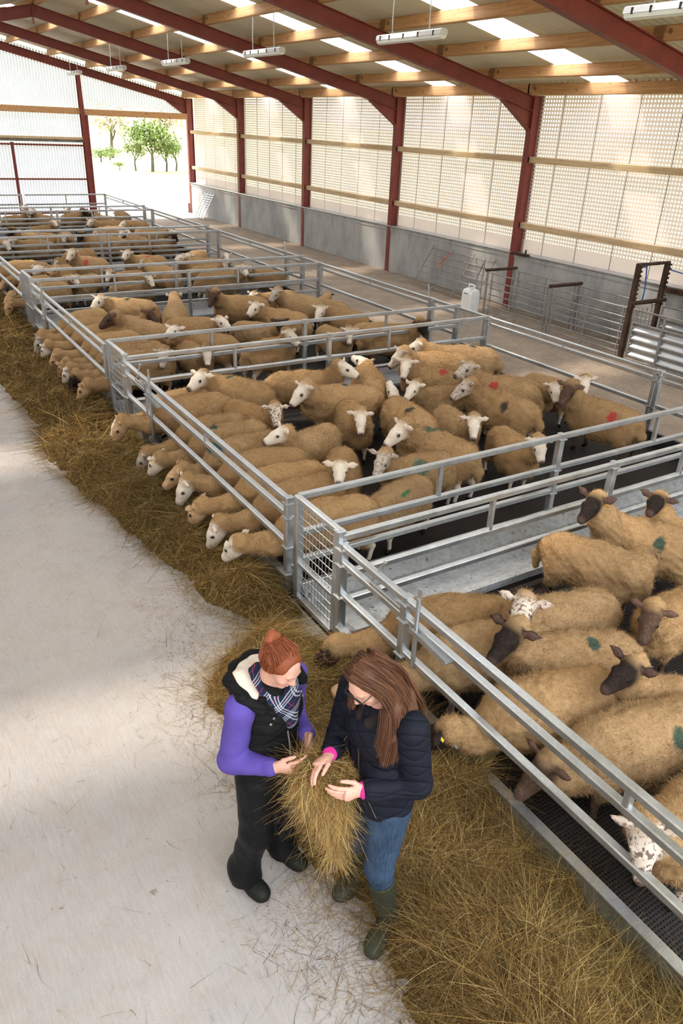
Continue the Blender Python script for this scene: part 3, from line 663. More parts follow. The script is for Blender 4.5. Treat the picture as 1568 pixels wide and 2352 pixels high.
def ribbons(P0, D0, L, W, bend, seg=2, droop=0.0, taper=True, wdir=None, r=None):
    """thin curved blades: start, direction, length, width, bend vector -> vertices, quads"""
    r = r or rng; n = len(P0); side = np.cross(D0, r.normal(size=(n, 3)) if wdir is None else wdir); side /= np.maximum(np.linalg.norm(side, axis=1, keepdims=True), 1e-9)
    V = np.zeros((n, seg+1, 2, 3), np.float32)
    for i in range(seg+1):
        t = i/seg; c = P0 + D0*(L*t)[:, None] + bend*((t*t)*L)[:, None]; c[:, 2] -= droop*L*t*t; w = W*(1-.75*t if taper else 1.0)*.5
        V[:, i, 0] = c-side*w[:, None]; V[:, i, 1] = c+side*w[:, None]
    b = np.arange(n)[:, None]*(2*(seg+1)); F = np.concatenate([b+np.array([[2*i, 2*i+1, 2*i+3, 2*i+2]]) for i in range(seg)], 0)
    return V.reshape(-1, 3), F
def sample_faces(V, F, n, mask=None, r=None):
    r = r or rng; c = np.cross(V[F[:, 2]]-V[F[:, 0]], V[F[:, 3]]-V[F[:, 1]]); ar = np.linalg.norm(c, axis=1)*.5; nn = c/np.maximum(np.linalg.norm(c, axis=1, keepdims=True), 1e-9)
    w = ar if mask is None else ar*mask[F].mean(1); w = w/w.sum(); k = r.choice(len(F), n, p=w); u, v = r.random(n)[:, None], r.random(n)[:, None]
    q = V[F[k]]; return ((q[:, 0]*(1-u)+q[:, 1]*u)*(1-v)+(q[:, 3]*(1-u)+q[:, 2]*u)*v).astype(np.float32), nn[k].astype(np.float32), k

# ---------------------------------------------------------------- sheep
FACES = {'w': ((.70, .62, .52), (.74, .66, .57)), 't': ((.47, .30, .17), (.55, .38, .23)), 'b': ((.020, .015, .013), (.030, .021, .017)), 'd': ((.075, .045, .032), (.10, .065, .045)),
         'm': ((.62, .54, .46), (.17, .125, .105)), 'g': ((.50, .43, .37), (.28, .23, .20)), 'b2': ((.018, .014, .012), (.17, .085, .040))}
DYES = {'g': ((.012, .055, .045), 17, 17), 'gs': ((.06, .12, .085), 9, 7), 'gl': ((.02, .15, .07), 10, 40), 'r': ((.42, .045, .045), 14, 14), 'rs': ((.45, .20, .13), 7, 8), 'b': ((.01, .05, .075), 20, 20), 'bn': ((.02, .085, .10), 10, 6), 'k': ((.02, .025, .03), 17, 15)}
def sheep_prims(P, Nn, low, seed):
    r = np.random.default_rng(seed); P = np.array(P, float); Nn = np.array(Nn, float); f = Nn-P; f /= np.linalg.norm(f)
    up = np.array([0, 0, 1.0]); up = up-f*(up@f)
    if np.linalg.norm(up) < .15: up = np.array([-1., 0, .3]); up = up-f*(up@f)
    up /= np.linalg.norm(up); sd = np.cross(up, f); J = lambda s_: (r.random()-.5)*s_
    p = []; A = lambda *a, **k: p.append(Prim(*a, **k)); wide = .9+J(.08)
    # trunk
    A((-.30, 0, .435), (-.02, 0, .415), .205+J(.02), .232+J(.02), flat=((0, 1, 0), wide)); A((-.02, 0, .415), (.22, 0, .43), .232, .195, flat=((0, 1, 0), wide*.95))
    A((-.36, 0, .50), (.18, 0, .50), .135, .13, flat=((0, 1, 0), 1.15)); A((.24, 0, .38), (.30, 0, .36), .13, .10)
    # neck
    w0 = np.array([.22, 0, .47 if not low else .43]); m = w0*.45+(P-f*.02)*.55+np.array([.03, 0, -.02]); q = P-f*.015-up*.02
    if low:
        fx = .45; m = np.array([max(.36, min(fx, P[0]-.08)), P[1]*.4, min(.335, max(.27, .5*(P[2]+.34)))]); w0 = np.array([.20, 0, .41])
    A(w0, m, .155, .105 if low else .115); A(m, q, .105 if low else .118, .070 if low else .082)
    A(P-f*.045+up*.012, P-f*.0+up*.028, .062, .050)                                   # woolly poll
    # tail
    A((-.49, 0, .52), (-.545, 0, .40), .045, .035); A((-.545, 0, .40), (-.54, J(.04), .27), .035, .025)
    # woolly thighs and shoulders
    st = [J(.10) for _ in range(4)]
    for i, y in enumerate((.105, -.105)): A((-.33, y, .36), (-.37+st[i]*.3, y, .23), .105, .055, flat=((0, 1, 0), .8)); A((.20, y*.9, .33), (.20+st[2+i]*.3, y*.9, .23), .085, .05)
    hs = 1.13; f, up, sd = f*hs, up*hs, sd*hs
    def H(a, b, r1, r2, lab, **k): p.append(Prim(a, b, r1*hs, r2*hs, lab, **k))
    # bare lower legs
    for i, y in enumerate((.105, -.105)):
        x = -.37+st[i]*.3; kx = -.40+st[i]*.5; A((x, y, .26), (kx-.03, y, .20), .040, .032, 1, k=.02); A((kx-.03, y, .20), (kx+.0, y, .05), .026, .021, 1, k=.015); A((kx, y, .045), (kx+.03, y, .018), .026, .022, 2, k=.012)
        x = .20+st[2+i]*.3; kx = .20+st[2+i]; A((x, y*.9, .26), (kx, y*.9, .17), .034, .030, 1, k=.02); A((kx, y*.9, .17), (kx-.01, y*.9, .05), .025, .021, 1, k=.015); A((kx-.01, y*.9, .045), (kx+.025, y*.9, .018), .026, .022, 2, k=.012)
    # head
    H(P+f*.035, P+f*.10, .066, .058, 3, k=.025, flat=(sd, .88)); H(P+f*.09-up*.004, P+f*.195-up*.012, .055, .038, 3, k=.03, flat=(sd, .84)); H(P+f*.06-up*.045, P+f*.17-up*.035, .036, .026, 3, k=.03)
    H(P+f*.185-up*.012, P+f*.208-up*.018, .036, .030, 3, k=.02)
    for s_ in (1, -1):
        H(P+f*.088+sd*s_*.047+up*.026, P+f*.088+sd*s_*.049+up*.024, .017, .017, 3, k=.012)      # brow
        H(P+f*.093+sd*s_*.053+up*.016, P+f*.094+sd*s_*.054+up*.016, .0145, .0145, 4, k=.004)   # eye
        e0 = P+f*.005+sd*s_*.055+up*.030; dr = .06+J(.05); ed = sd*s_*1.0-f*(.15+J(.4))+up*(dr+(.25 if seed % 3 == 0 else 0)); ed = ed/np.linalg.norm(ed)
        nf = np.cross(ed, f*.7+up*.7); nf = f*.75-ed*(f*.75@ed)+up*.35; nf = nf/np.linalg.norm(nf)
        H(e0, e0+ed*.060, .018, .031, 5, k=.012, flat=(nf, .42)); H(e0+ed*.060, e0+ed*.128, .031, .007, 5, k=.012, flat=(nf, .42))
    tip = P+f*.232-up*.016
    return p, (P, f/hs, up/hs, sd/hs, tip)
def make_sheep_mesh(P, Nn, h, seed, low):
    p, fr = sheep_prims(P, Nn, low, seed); D, lo = field(p, h, .055); V, F = surface_nets(D, lo, h); V = relax(V, F, 1, .4); nr = vnormals(V, F)
    dw = label_dist(p, V, 0); dl = np.minimum(label_dist(p, V, 1), label_dist(p, V, 2)); df = np.minimum(label_dist(p, V, 3), label_dist(p, V, 5)); de = label_dist(p, V, 4); dh = label_dist(p, V, 2); dear = label_dist(p, V, 5)
    bare = np.clip(((dw-np.minimum(dl, df))/.022)*.5+.62, 0, 1); Pp, f, up, sd, tip = fr
    eye = np.clip(1.2-(de+.001)/.006, 0, 1); eye = np.maximum(eye, np.clip(1-dh/.008, 0, 1)*(V[:, 2] < .06)); nose = np.clip(1.7-np.linalg.norm((V-tip), axis=1)/.034, 0, 1)
    wl = (1-bare); lump = .010*snoise(V, 38, seed)+.007*snoise(V, 95, seed+1, 1); V = V+nr*(lump*wl)[:, None].astype(np.float32)
    pink = np.clip(1-dear/.004, 0, 1)*np.clip(nr@(f*.7+up*.3).astype(np.float32), 0, 1)+nose*.5
    eye = np.maximum(eye, np.clip(nose*1.9-.55, 0, .94))
    V[:, 2] = np.maximum(V[:, 2], .0)
    return V.astype(np.float32), F, np.stack([bare, eye, np.clip(pink, 0, 1)], 1), nr, wl, fr
def wool_fibres(V, F, wl, n, seed, L=.016, W=.0024):
    r = np.random.default_rng(seed); P, nn, k = sample_faces(V, F, n, wl**3, r); g = np.stack([snoise(P, 30, seed+5, 1), snoise(P, 30, seed+6, 1), snoise(P, 30, seed+7, 1)], 1)*.9
    d = nn+g+r.normal(size=P.shape)*.35; d[:, 2] -= .25; d /= np.linalg.norm(d, axis=1, keepdims=True); Lr = L*(.6+.8*r.random(n))
    return ribbons(P-nn*.004, d, Lr, np.full(n, W)*(.7+.6*r.random(n)), r.normal(size=P.shape)*.5, 2, r=r)
def place_sheep(i, row):
    pen, x, y, hd, sc, P, Nn, face, mark, label = row
    dst = math.hypot(x-CAM_POS[0], y-CAM_POS[1]); h = .0145 if dst < 7.5 else (.019 if dst < 13 else .026)
    low = Nn[2] < .40 and P[2] < .46
    V, F, mask, nr, wl, fr = make_sheep_mesh(P, Nn, h, 100+i*13, low)
    me = new_mesh('sheep', V, F, ['sheep_coat'], True); color_attr(me, 'mask', mask); color_attr(me, 'shade', np.ones((len(V), 3)))
    o = bpy.data.objects.new('sheep', me); COL.objects.link(o); o.location = (x, y, .006); o.rotation_euler = (0, 0, hd); o.scale = (sc, sc, sc)
    r = np.random.default_rng(900+i); b = np.array((.420, .268, .132))*(.82+.34*r.random()); g = r.random()*.6; b = b*(1-g)+np.array((.42, .29, .165))*g*(.9+.2*r.random())
    objs = [o]
    if dst < 11.5:
        n = int(min(26000, 210000/dst**1.25)); fv, ff = wool_fibres(V, F, wl, n, 40+i, W=.0022 if dst < 7 else .0036)
        fm = new_mesh('fleece', fv, ff, ['sheep_coat']); color_attr(fm, 'mask', np.zeros((len(fv), 3))); color_attr(fm, 'shade', np.repeat(np.repeat(r.uniform(.62, 1.34, (len(fv)//6, 1)), 3, 1), 6, 0)); fo = bpy.data.objects.new('fleece', fm); COL.objects.link(fo); fo.parent = o; objs.append(fo)
    for q in objs:
        q['fleece_colour'] = [float(c) for c in b]; fc = FACES[face]; q['face_colour'] = list(fc[0]); q['face_second'] = list(fc[1])
        if mark:
            dy = DYES[mark[0]]; zz = .63; mx = max(-.42, min(.3, mark[1])); my = max(-.17, min(.17, mark[2])); 
            if mark[0] == 'bn': mx, my, zz = .30, .0, .60
            q['mark_place'] = [mx, my, zz if abs(my) < .1 else .58]; q['mark_size'] = [float(dy[1]), float(dy[2]), 9.0]; q['mark_colour'] = list(dy[0])
        else: q['mark_place'] = [0., 0., -50.]; q['mark_size'] = [10., 10., 10.]; q['mark_colour'] = [0., 0., 0.]
    if dst < 9.5 and (i % 3 != 1 or i == 43):
        Pp, f, up, sd, tip = fr; s_ = 1 if i % 2 else -1; c = Pp+sd*s_*.095+up*.03+f*.004
        m = MB(); m.beam(c-up*.002, c-up*.030, .022, .006, up=f); t = m.build('ear_tag', 'orange_tag' if i in (8, 12) else 'yellow_tag'); t.parent = o
    tag(o, label, 'sheep', f'sheep in the {PENN[pen]}')
    return o
PENN = {'N': 'nearest pen', 'M': 'middle pen', 'T': 'third pen', 'F': 'fourth pen', 'V': 'fifth pen', 'S': 'farthest pen'}
SHEEP = [  # pen, x, y, heading, scale, poll, nose (sheep frame), face, dye mark, label
    ('N', 0.44, -1.52, 2.72, 1.0, (0.78, 0.05, 0.33), (0.9, 0.02, 0.14), 'b2', None, 'black-and-tan-faced ewe nosing the hay between the mesh gate and the two women'),
    ('N', 0.45, -1.88, 2.88, 1.0, (0.78, 0.0, 0.37), (0.97, -0.07, 0.26), 't', None, 'tan ewe feeding behind the dark-haired woman, only its back and one pale ear showing'),
    ('N', 1.13, -1.89, 2.93, 1.01, (0.4, 0.18, 0.8), (0.55, 0.34, 0.75), 'm', ('g', -0.18, -0.1), 'speckle-faced tan ewe with a green loin spot in the nearest pen'),
    ('N', 0.88, -2.24, 2.72, 1.0, (0.45, 0.16, 0.84), (0.62, 0.28, 0.75), 'b', ('g', -0.14, 0.06), 'black-headed ewe with a green flank spot in front of the speckle-faced ewe'),
    ('N', 2.09, -1.5, -1.1, 0.97, (0.28, 0.4, 0.48), (0.48, 0.49, 0.45), 'd', ('gs', -0.14, 0.22), 'big ewe turned away with a woolly neck, faint green smear on its rump'),
    ('N', 2.68, -1.43, 2.09, 1.03, (0.41, 0.2, 0.81), (0.46, 0.41, 0.74), 'b', ('g', -0.13, 0.2), 'black-headed ewe standing over the galvanised trough with a yellow ear tag'),
    ('N', 3.11, -1.62, 1.88, 0.94, (0.35, 0.17, 0.85), (0.33, 0.39, 0.83), 'b', None, 'black-headed ewe at the right edge, behind the trough, mostly out of frame'),
    ('N', 2.0, -2.26, -3.08, 0.94, (0.55, 0.1, 0.79), (0.72, 0.17, 0.66), 'd', None, 'brown-faced ewe looking down at the camera from the right side of the nearest pen'),
    ('N', 1.16, -2.86, 2.37, 0.94, (0.34, 0.2, 0.86), (0.5, 0.35, 0.8), 'b', None, 'black-faced ewe with an orange ear tag looking left, right side of the nearest pen'),
    ('N', 0.45, -2.49, 2.85, 1.0, (0.64, 0.03, 0.42), (0.78, -0.07, 0.24), 'b', None, 'dark-faced ewe with its head pushed under the rail beside the dark-haired woman'),
    ('N', 0.66, -2.97, 2.93, 1.05, (0.5, -0.03, 0.42), (0.66, -0.02, 0.27), 'd', ('g', -0.15, 0.16), 'dark brown-faced ewe with its muzzle over the concrete kerb, second from bottom right'),
    ('N', 0.55, -3.5, -3.1, 1.0, (0.44, -0.07, 0.6), (0.55, 0.05, 0.44), 'm', None, 'speckled white-faced ewe facing the camera at the bottom right corner'),
    ('M', 0.45, 0.18, 2.97, 1.0, (0.77, 0.06, 0.41), (0.87, -0.07, 0.22), 'w', None, 'cream-faced ewe nearest the mesh gate, head out under the rail over the hay'),
    ('M', 0.45, 0.67, -3.13, 1.0, (0.75, -0.03, 0.37), (0.84, -0.07, 0.16), 'w', None, 'white-faced ewe nosing into the hay, second from the mesh gate in the middle pen'),
    ('M', 0.45, 1.03, 3.05, 1.0, (0.77, 0.03, 0.38), (0.86, -0.07, 0.18), 't', None, 'pink-eared tan ewe with its nose down in the hay, third from the mesh gate'),
    ('M', 0.45, 1.44, 3.07, 1.0, (0.71, -0.06, 0.42), (0.81, -0.07, 0.22), 'w', None, 'white-faced ewe with a pale nose, fourth from the mesh gate along the hay'),
    ('M', 0.45, 1.85, -3.09, 1.0, (0.67, 0.0, 0.42), (0.83, -0.07, 0.26), 't', ('bn', 0.8, 0.21), 'ewe with a blue-dyed neck and its head buried in hay, fifth from the mesh gate'),
    ('M', 0.45, 2.26, -3.14, 0.99, (0.76, 0.06, 0.42), (0.85, -0.07, 0.22), 'w', ('g', 0.12, 0.0), 'curly-headed ewe holding its face up to the rail, beside the green-necked ewe'),
    ('M', 0.42, 2.64, -3.1, 0.94, (0.77, -0.03, 0.32), (0.87, -0.07, 0.12), 'g', ('r', 0.04, -0.1), 'grey-faced ewe with a green-dyed neck and a red back mark, nose in the hay'),
    ('M', 0.42, 3.63, -3.04, 0.94, (0.77, 0.03, 0.4), (0.87, -0.07, 0.2), 'w', None, 'pale-faced ewe looking left, upper of the pair by the far gate post'),
    ('M', 0.45, 3.3, 3.05, 1.0, (0.77, -0.06, 0.4), (0.88, -0.07, 0.2), 't', ('r', 0.37, -0.09), 'tan-faced ewe with a red shoulder mark, lower of the far gate post pair'),
    ('M', 1.15, 3.57, 2.18, 1.08, (0.25, 0.27, 0.69), (0.27, 0.49, 0.63), 'w', ('g', 0.04, 0.01), 'green-spotted ewe looking left, just below the far cross rails of the middle pen'),
    ('M', 1.02, 2.76, -1.3, 0.94, (0.54, -0.12, 0.79), (0.69, -0.23, 0.66), 'm', None, 'mottled-faced ewe staring up at the camera with both ears out, left of the middle pen'),
    ('M', 1.2, 1.77, -2.79, 0.94, (0.52, 0.11, 0.82), (0.71, 0.01, 0.75), 'w', None, 'shaggy ewe with a clean white head turned left, above the feeding row'),
    ('M', 2.05, 2.16, -1.93, 0.94, (0.57, -0.07, 0.78), (0.74, -0.09, 0.64), 'w', None, 'white-faced ewe facing the camera squarely in the middle of the middle pen'),
    ('M', 2.18, 2.77, 2.69, 1.08, (0.39, 0.32, 0.72), (0.54, 0.42, 0.58), 'w', ('b', -0.08, -0.0), 'slim white-faced ewe looking left with a blue dot on its back'),
    ('M', 2.14, 3.46, -0.3, 1.06, (0.33, -0.29, 0.79), (0.52, -0.39, 0.71), 'w', None, 'white-headed ewe in profile looking right along the cross rails'),
    ('M', 2.9, 3.15, 1.14, 1.08, (0.67, -0.06, 0.52), (0.84, 0.08, 0.57), 'w', None, 'ewe seen from behind with its ears pricked, beside the far cross rails'),
    ('M', 1.13, 0.96, -2.12, 0.94, (0.5, -0.03, 0.78), (0.72, -0.04, 0.74), 'w', None, 'broad-backed ewe with its white face behind the near top rail, by the mesh gate'),
    ('M', 1.86, 0.7, 3.04, 0.94, (0.51, 0.17, 0.79), (0.66, 0.28, 0.66), 'g', ('gs', 0.04, 0.14), 'grey-brown-faced ewe looking down with one ear out, above the near cross rail'),
    ('M', 1.27, 0.22, -2.83, 0.94, (0.5, -0.06, 0.42), (0.68, -0.07, 0.28), 'w', ('gl', 0.02, 0.12), 'head-down ewe with a thin green line on its back behind the near rails'),
    ('M', 2.29, 0.98, 1.84, 1.08, (0.15, 0.31, 0.73), (0.21, 0.49, 0.6), 'w', ('gs', 0.06, -0.06), 'white-faced ewe looking left with a pricked ear and faint blue dye on its back'),
    ('M', 2.56, 1.84, 1.44, 1.08, (0.62, -0.19, 0.46), (0.76, -0.18, 0.63), 'w', ('k', -0.16, 0.06), 'ewe walking away with a black spot on its rump, centre of the middle pen'),
    ('M', 3.47, 2.4, 2.98, 0.94, (0.48, 0.2, 0.77), (0.65, 0.3, 0.66), 'w', ('b', -0.08, -0.22), 'small white-faced ewe looking at the camera with a blue spot behind its shoulder'),
    ('M', 3.03, 1.49, -1.81, 0.94, (0.56, -0.08, 0.78), (0.73, -0.15, 0.65), 'w', None, 'white-faced ewe facing out, directly in front of the black-spotted grey-faced ewe'),
    ('M', 3.87, 1.69, 1.83, 1.08, (0.23, 0.32, 0.75), (0.33, 0.48, 0.62), 'g', ('k', -0.15, 0.17), 'long ewe with a grey face turned left and a black spot on its side'),
    ('M', 4.32, 2.17, 1.95, 1.08, (0.33, 0.24, 0.75), (0.38, 0.45, 0.7), 'g', ('r', 0.02, 0.2), 'speckle-nosed ewe with a red mark on its side and blue dye behind the ears'),
    ('M', 3.82, 2.99, 2.27, 1.01, (0.29, 0.31, 0.77), (0.28, 0.49, 0.63), 'w', ('r', -0.16, 0.06), 'white-faced ewe with a red spot on its hip looking straight out'),
    ('M', 4.23, 3.5, 2.63, 1.08, (0.45, 0.3, 0.71), (0.61, 0.36, 0.56), 'g', ('bn', 0.24, -0.32), 'grey-faced ewe with blue dye across its shoulders, rear of the middle pen'),
    ('M', 4.84, 3.6, 2.5, 1.08, (0.58, 0.03, 0.64), (0.77, 0.08, 0.53), 'w', ('g', -0.14, 0.0), 'round ewe at the back right of the middle pen with a green hip mark'),
    ('M', 4.77, 2.13, -1.24, 0.94, (0.49, -0.24, 0.73), (0.61, -0.36, 0.58), 'w', None, 'cream-faced ewe looking down its nose at the right of the middle pen'),
    ('M', 5.15, 2.0, -1.35, 0.94, (0.52, -0.16, 0.79), (0.63, -0.31, 0.67), 'w', ('rs', -0.18, 0.18), 'white-faced ewe with a reddish back looking out by the side fence'),
    ('M', 4.8, 0.9, 1.69, 1.08, (0.26, 0.29, 0.78), (0.21, 0.48, 0.66), 'd', ('r', -0.23, 0.2), 'ewe with a red side mark standing by the right-hand near corner of the middle pen'),
    ('M', 3.17, 0.66, -1.82, 0.94, (0.55, -0.06, 0.8), (0.73, -0.11, 0.67), 'w', None, 'white-faced ewe with a yellow ear tag looking over the near cross rail'),
    ('T', 0.45, 5.17, -2.94, 1.0, (0.77, 0.03, 0.39), (0.87, -0.07, 0.19), 't', ('bn', 0.63, -0.39), "blue-necked tan ewe nearest the gate post in the third pen's feeding row"),
    ('T', 0.45, 5.38, -3.13, 1.0, (0.77, -0.06, 0.39), (0.87, -0.07, 0.19), 'b', None, "black-faced ewe in the third pen's feeding row"),
    ('T', 0.45, 5.73, 3.13, 1.0, (0.77, 0.0, 0.4), (0.87, -0.07, 0.2), 'w', None, 'white-faced ewe right beside the black-faced one in the third feeding row'),
    ('T', 0.45, 6.08, -3.09, 1.0, (0.77, 0.06, 0.41), (0.87, -0.07, 0.21), 't', None, 'curly-backed ewe with its head hidden in hay, behind the white-faced one of the third pen'),
    ('T', 0.45, 6.5, -3.08, 1.0, (0.77, -0.03, 0.4), (0.87, -0.07, 0.2), 't', None, "small-headed tan ewe with one ear up, middle of the third pen's feeding row"),
    ('T', 0.45, 7.05, 3.1, 1.0, (0.77, 0.03, 0.4), (0.87, -0.07, 0.2), 'w', None, 'pale-muzzled ewe half hidden below the grey-faced one in the third feeding row'),
    ('T', 0.45, 7.51, -3.09, 1.0, (0.77, -0.06, 0.4), (0.87, -0.07, 0.2), 'g', None, "grey speckle-faced ewe lifting its head in the third pen's feeding row"),
    ('T', 0.45, 8.07, -2.75, 1.0, (0.77, 0.0, 0.39), (0.87, -0.07, 0.19), 'b', None, "black-headed ewe with its nose in the hay, far end of the third pen's feeding row"),
    ('T', 1.96, 6.7, -0.34, 1.08, (0.3, -0.28, 0.66), (0.42, -0.47, 0.62), 'w', ('r', -0.09, 0.33), 'ewe with a big red patch on its back, turned right, behind the far cross rail'),
    ('T', 1.66, 5.8, 2.38, 1.08, (0.3, 0.24, 0.7), (0.32, 0.47, 0.7), 'w', ('g', 0.11, -0.15), 'green-spotted ewe standing crosswise behind the far cross rail'),
    ('T', 0.92, 5.64, -1.67, 0.94, (0.61, -0.06, 0.72), (0.74, -0.14, 0.56), 'w', None, 'white-faced ewe looking down between the cross rails, left of the red-backed one'),
    ('T', 1.39, 5.43, -1.56, 0.95, (0.6, -0.06, 0.74), (0.75, -0.12, 0.58), 'w', ('rs', -0.32, 0.02), 'ewe with a reddish back and both ears out, face over the far cross rail'),
    ('T', 1.06, 6.95, 2.11, 1.08, (0.16, 0.32, 0.73), (0.25, 0.49, 0.62), 'd', None, 'brown-faced ewe with its head up looking left in the third pen'),
    ('T', 1.1, 7.6, -0.54, 0.94, (0.41, -0.26, 0.79), (0.56, -0.38, 0.67), 'd', None, 'ewe with a dark brown head turned right in the third pen'),
    ('T', 1.99, 7.82, 1.19, 1.08, (0.58, 0.03, 0.64), (0.77, 0.08, 0.53), 'w', None, 'round-rumped ewe seen from behind in the third pen'),
    ('T', 1.36, 8.51, 2.46, 1.08, (0.31, 0.29, 0.66), (0.37, 0.49, 0.58), 'w', ('g', -0.04, 0.05), 'white-faced ewe in profile with a dark green spot, back of the third pen'),
    ('T', 2.89, 6.37, -0.88, 0.94, (0.47, -0.23, 0.77), (0.56, -0.39, 0.64), 'b', None, "dark-faced ewe facing out behind the third pen's cross rails"),
    ('T', 3.47, 6.74, 2.06, 1.08, (0.27, 0.28, 0.71), (0.28, 0.49, 0.62), 'w', ('g', -0.07, -0.12), 'white-nosed ewe looking left with a teal spot on its side'),
    ('T', 3.27, 8.05, 2.61, 1.08, (0.34, 0.33, 0.74), (0.41, 0.47, 0.59), 'd', ('g', -0.07, -0.02), 'brown-faced ewe with a teal back spot, by the trough of the third pen'),
    ('T', 4.36, 7.78, 1.97, 1.08, (0.22, 0.3, 0.7), (0.21, 0.49, 0.58), 'g', ('g', 0.05, -0.09), 'grey-faced ewe with a teal back spot beside the side fence'),
    ('T', 4.88, 7.53, 1.94, 0.94, (0.32, -0.39, 0.6), (0.51, -0.46, 0.51), 'b', None, 'black-headed ewe with pricked ears by the side fence of the third pen'),
    ('T', 4.53, 6.42, 1.81, 1.08, (0.2, 0.31, 0.64), (0.13, 0.48, 0.52), 'w', ('bn', 0.52, -0.24), 'white-faced ewe with greenish shoulders near the side fence of the third pen'),
    ('T', 3.82, 5.51, -1.55, 0.94, (0.57, -0.11, 0.76), (0.72, -0.2, 0.61), 'w', None, 'white-faced ewe facing the camera between the two top rails, right of the third pen'),
    ('T', 4.63, 5.11, -0.1, 1.08, (0.31, -0.31, 0.72), (0.31, -0.49, 0.59), 'b', None, 'large dark ewe with a black head turned right behind the cross rails'),
    ('T', 4.74, 5.6, -0.3, 0.95, (0.5, -0.03, 0.42), (0.6, -0.07, 0.22), 'b', None, 'black-headed ewe feeding low in the back right corner of the third pen'),
    ('T', 2.49, 5.17, 0.22, 1.03, (0.09, -0.26, 0.77), (0.12, -0.45, 0.67), 'w', None, 'ewe in the shade under the cross rails with a pale face looking right'),
    ('F', 0.45, 10.54, -2.7, 1.0, (0.77, -0.06, 0.4), (0.87, -0.07, 0.2), 't', None, 'small tan-faced ewe far back in the fourth pen, fifth from the left'),
    ('F', 0.47, 10.92, -2.65, 1.0, (0.77, 0.0, 0.39), (0.87, -0.07, 0.19), 't', None, 'small tan-faced ewe far back in the fourth pen, fourth from the left'),
    ('F', 0.45, 11.33, -2.74, 1.0, (0.6, 0.0, 0.36), (0.79, 0.05, 0.25), 't', None, 'small tan-faced ewe far back in the fourth pen, second from the left'),
    ('F', 0.92, 12.13, -2.74, 1.06, (0.44, 0.23, 0.68), (0.65, 0.31, 0.64), 'w', None, 'small white-faced ewe far back in the fourth pen, sixth from the left'),
    ('F', 1.01, 11.4, -2.73, 0.94, (0.36, 0.21, 0.85), (0.58, 0.26, 0.81), 't', None, 'small tan-faced ewe far back in the fourth pen, seventh from the left'),
    ('F', 0.6, 12.8, -2.7, 1.0, (0.6, 0.0, 0.36), (0.79, 0.05, 0.25), 't', None, 'small tan-faced ewe far back in the fourth pen, third from the left'),
    ('F', 0.44, 13.29, -2.94, 0.99, (0.6, 0.0, 0.36), (0.79, 0.05, 0.25), 't', None, 'small tan-faced ewe far back in the fourth pen, first from the left'),
    ('F', 1.37, 11.33, -2.4, 0.94, (0.58, 0.1, 0.69), (0.65, 0.3, 0.62), 'w', None, 'big tan ewe with a white face turned towards the camera, fourth pen'),
    ('F', 1.88, 13.07, 2.26, 1.08, (0.12, 0.26, 0.75), (0.11, 0.46, 0.64), 'w', ('r', -0.11, 0.3), 'ewe with a red shoulder mark in the fourth pen, head up to the left'),
    ('F', 2.26, 11.55, -2.88, 0.94, (0.51, 0.25, 0.72), (0.65, 0.32, 0.55), 'w', ('k', -0.09, -0.3), 'white-faced ewe with a dark spot, looking left past the stub post in the fourth pen'),
    ('F', 3.11, 11.53, 1.83, 1.06, (0.58, 0.03, 0.64), (0.77, 0.08, 0.53), 'w', None, 'small white-faced ewe far back in the fourth pen, ninth from the left'),
    ('F', 2.12, 10.43, -0.1, 0.94, (0.24, -0.31, 0.77), (0.29, -0.49, 0.63), 'w', None, 'ewe standing crosswise with its head at the right, fourth pen, close behind the rails'),
    ('F', 3.13, 12.9, 2.6, 1.08, (0.26, 0.27, 0.71), (0.31, 0.48, 0.64), 'w', ('r', -0.1, 0.11), 'ewe with a red side mark in the fourth pen, ears up at the left'),
    ('F', 4.23, 11.67, 0.1, 0.94, (0.25, -0.33, 0.72), (0.18, -0.49, 0.57), 'm', None, 'small mottled-faced ewe far back in the fourth pen, thirteenth from the left'),
    ('F', 3.99, 10.43, -0.08, 1.08, (0.33, -0.27, 0.74), (0.36, -0.48, 0.65), 'w', None, 'small white-faced ewe far back in the fourth pen, fourteenth from the left'),
    ('F', 5.15, 10.81, 2.6, 0.94, (0.29, 0.29, 0.72), (0.39, 0.47, 0.63), 'w', None, 'small white-faced ewe far back in the fourth pen, fifteenth from the left'),
    ('T', 4.3, 8.56, -2.97, 0.94, (0.58, 0.03, 0.64), (0.77, 0.08, 0.53), 'w', None, 'tan ewe half hidden behind the brown-faced one, by the trough of the third pen'),
    ('F', 4.45, 13.1, -2.34, 1.08, (0.54, 0.08, 0.62), (0.76, 0.04, 0.6), 'w', None, 'small white-faced ewe far back in the fourth pen, tenth from the left'),
    ('F', 4.17, 12.27, 2.36, 1.06, (0.23, 0.26, 0.66), (0.28, 0.48, 0.65), 'w', ('g', -0.17, -0.11), 'small white-faced ewe far back in the fourth pen, eleventh from the left'),
    ('F', 4.72, 12.55, -0.5, 0.94, (0.33, -0.25, 0.76), (0.39, -0.45, 0.7), 'w', None, 'small white-faced ewe far back in the fourth pen, twelfth from the left'),
    ('V', 1.3, 15.85, 2.67, 1.08, (0.33, 0.28, 0.66), (0.43, 0.47, 0.6), 'w', None, 'small white-faced ewe far back in the fifth pen, fourth from the left'),
    ('V', 2.38, 17.0, -1.84, 1.08, (0.57, -0.01, 0.64), (0.77, -0.01, 0.54), 'm', None, 'ewe with dark eye patches and a white face looking straight out of the fifth pen'),
    ('V', 2.99, 16.33, 2.16, 1.08, (0.17, 0.28, 0.68), (0.12, 0.47, 0.57), 'b', None, 'black-and-white-faced ewe in profile in the fifth pen'),
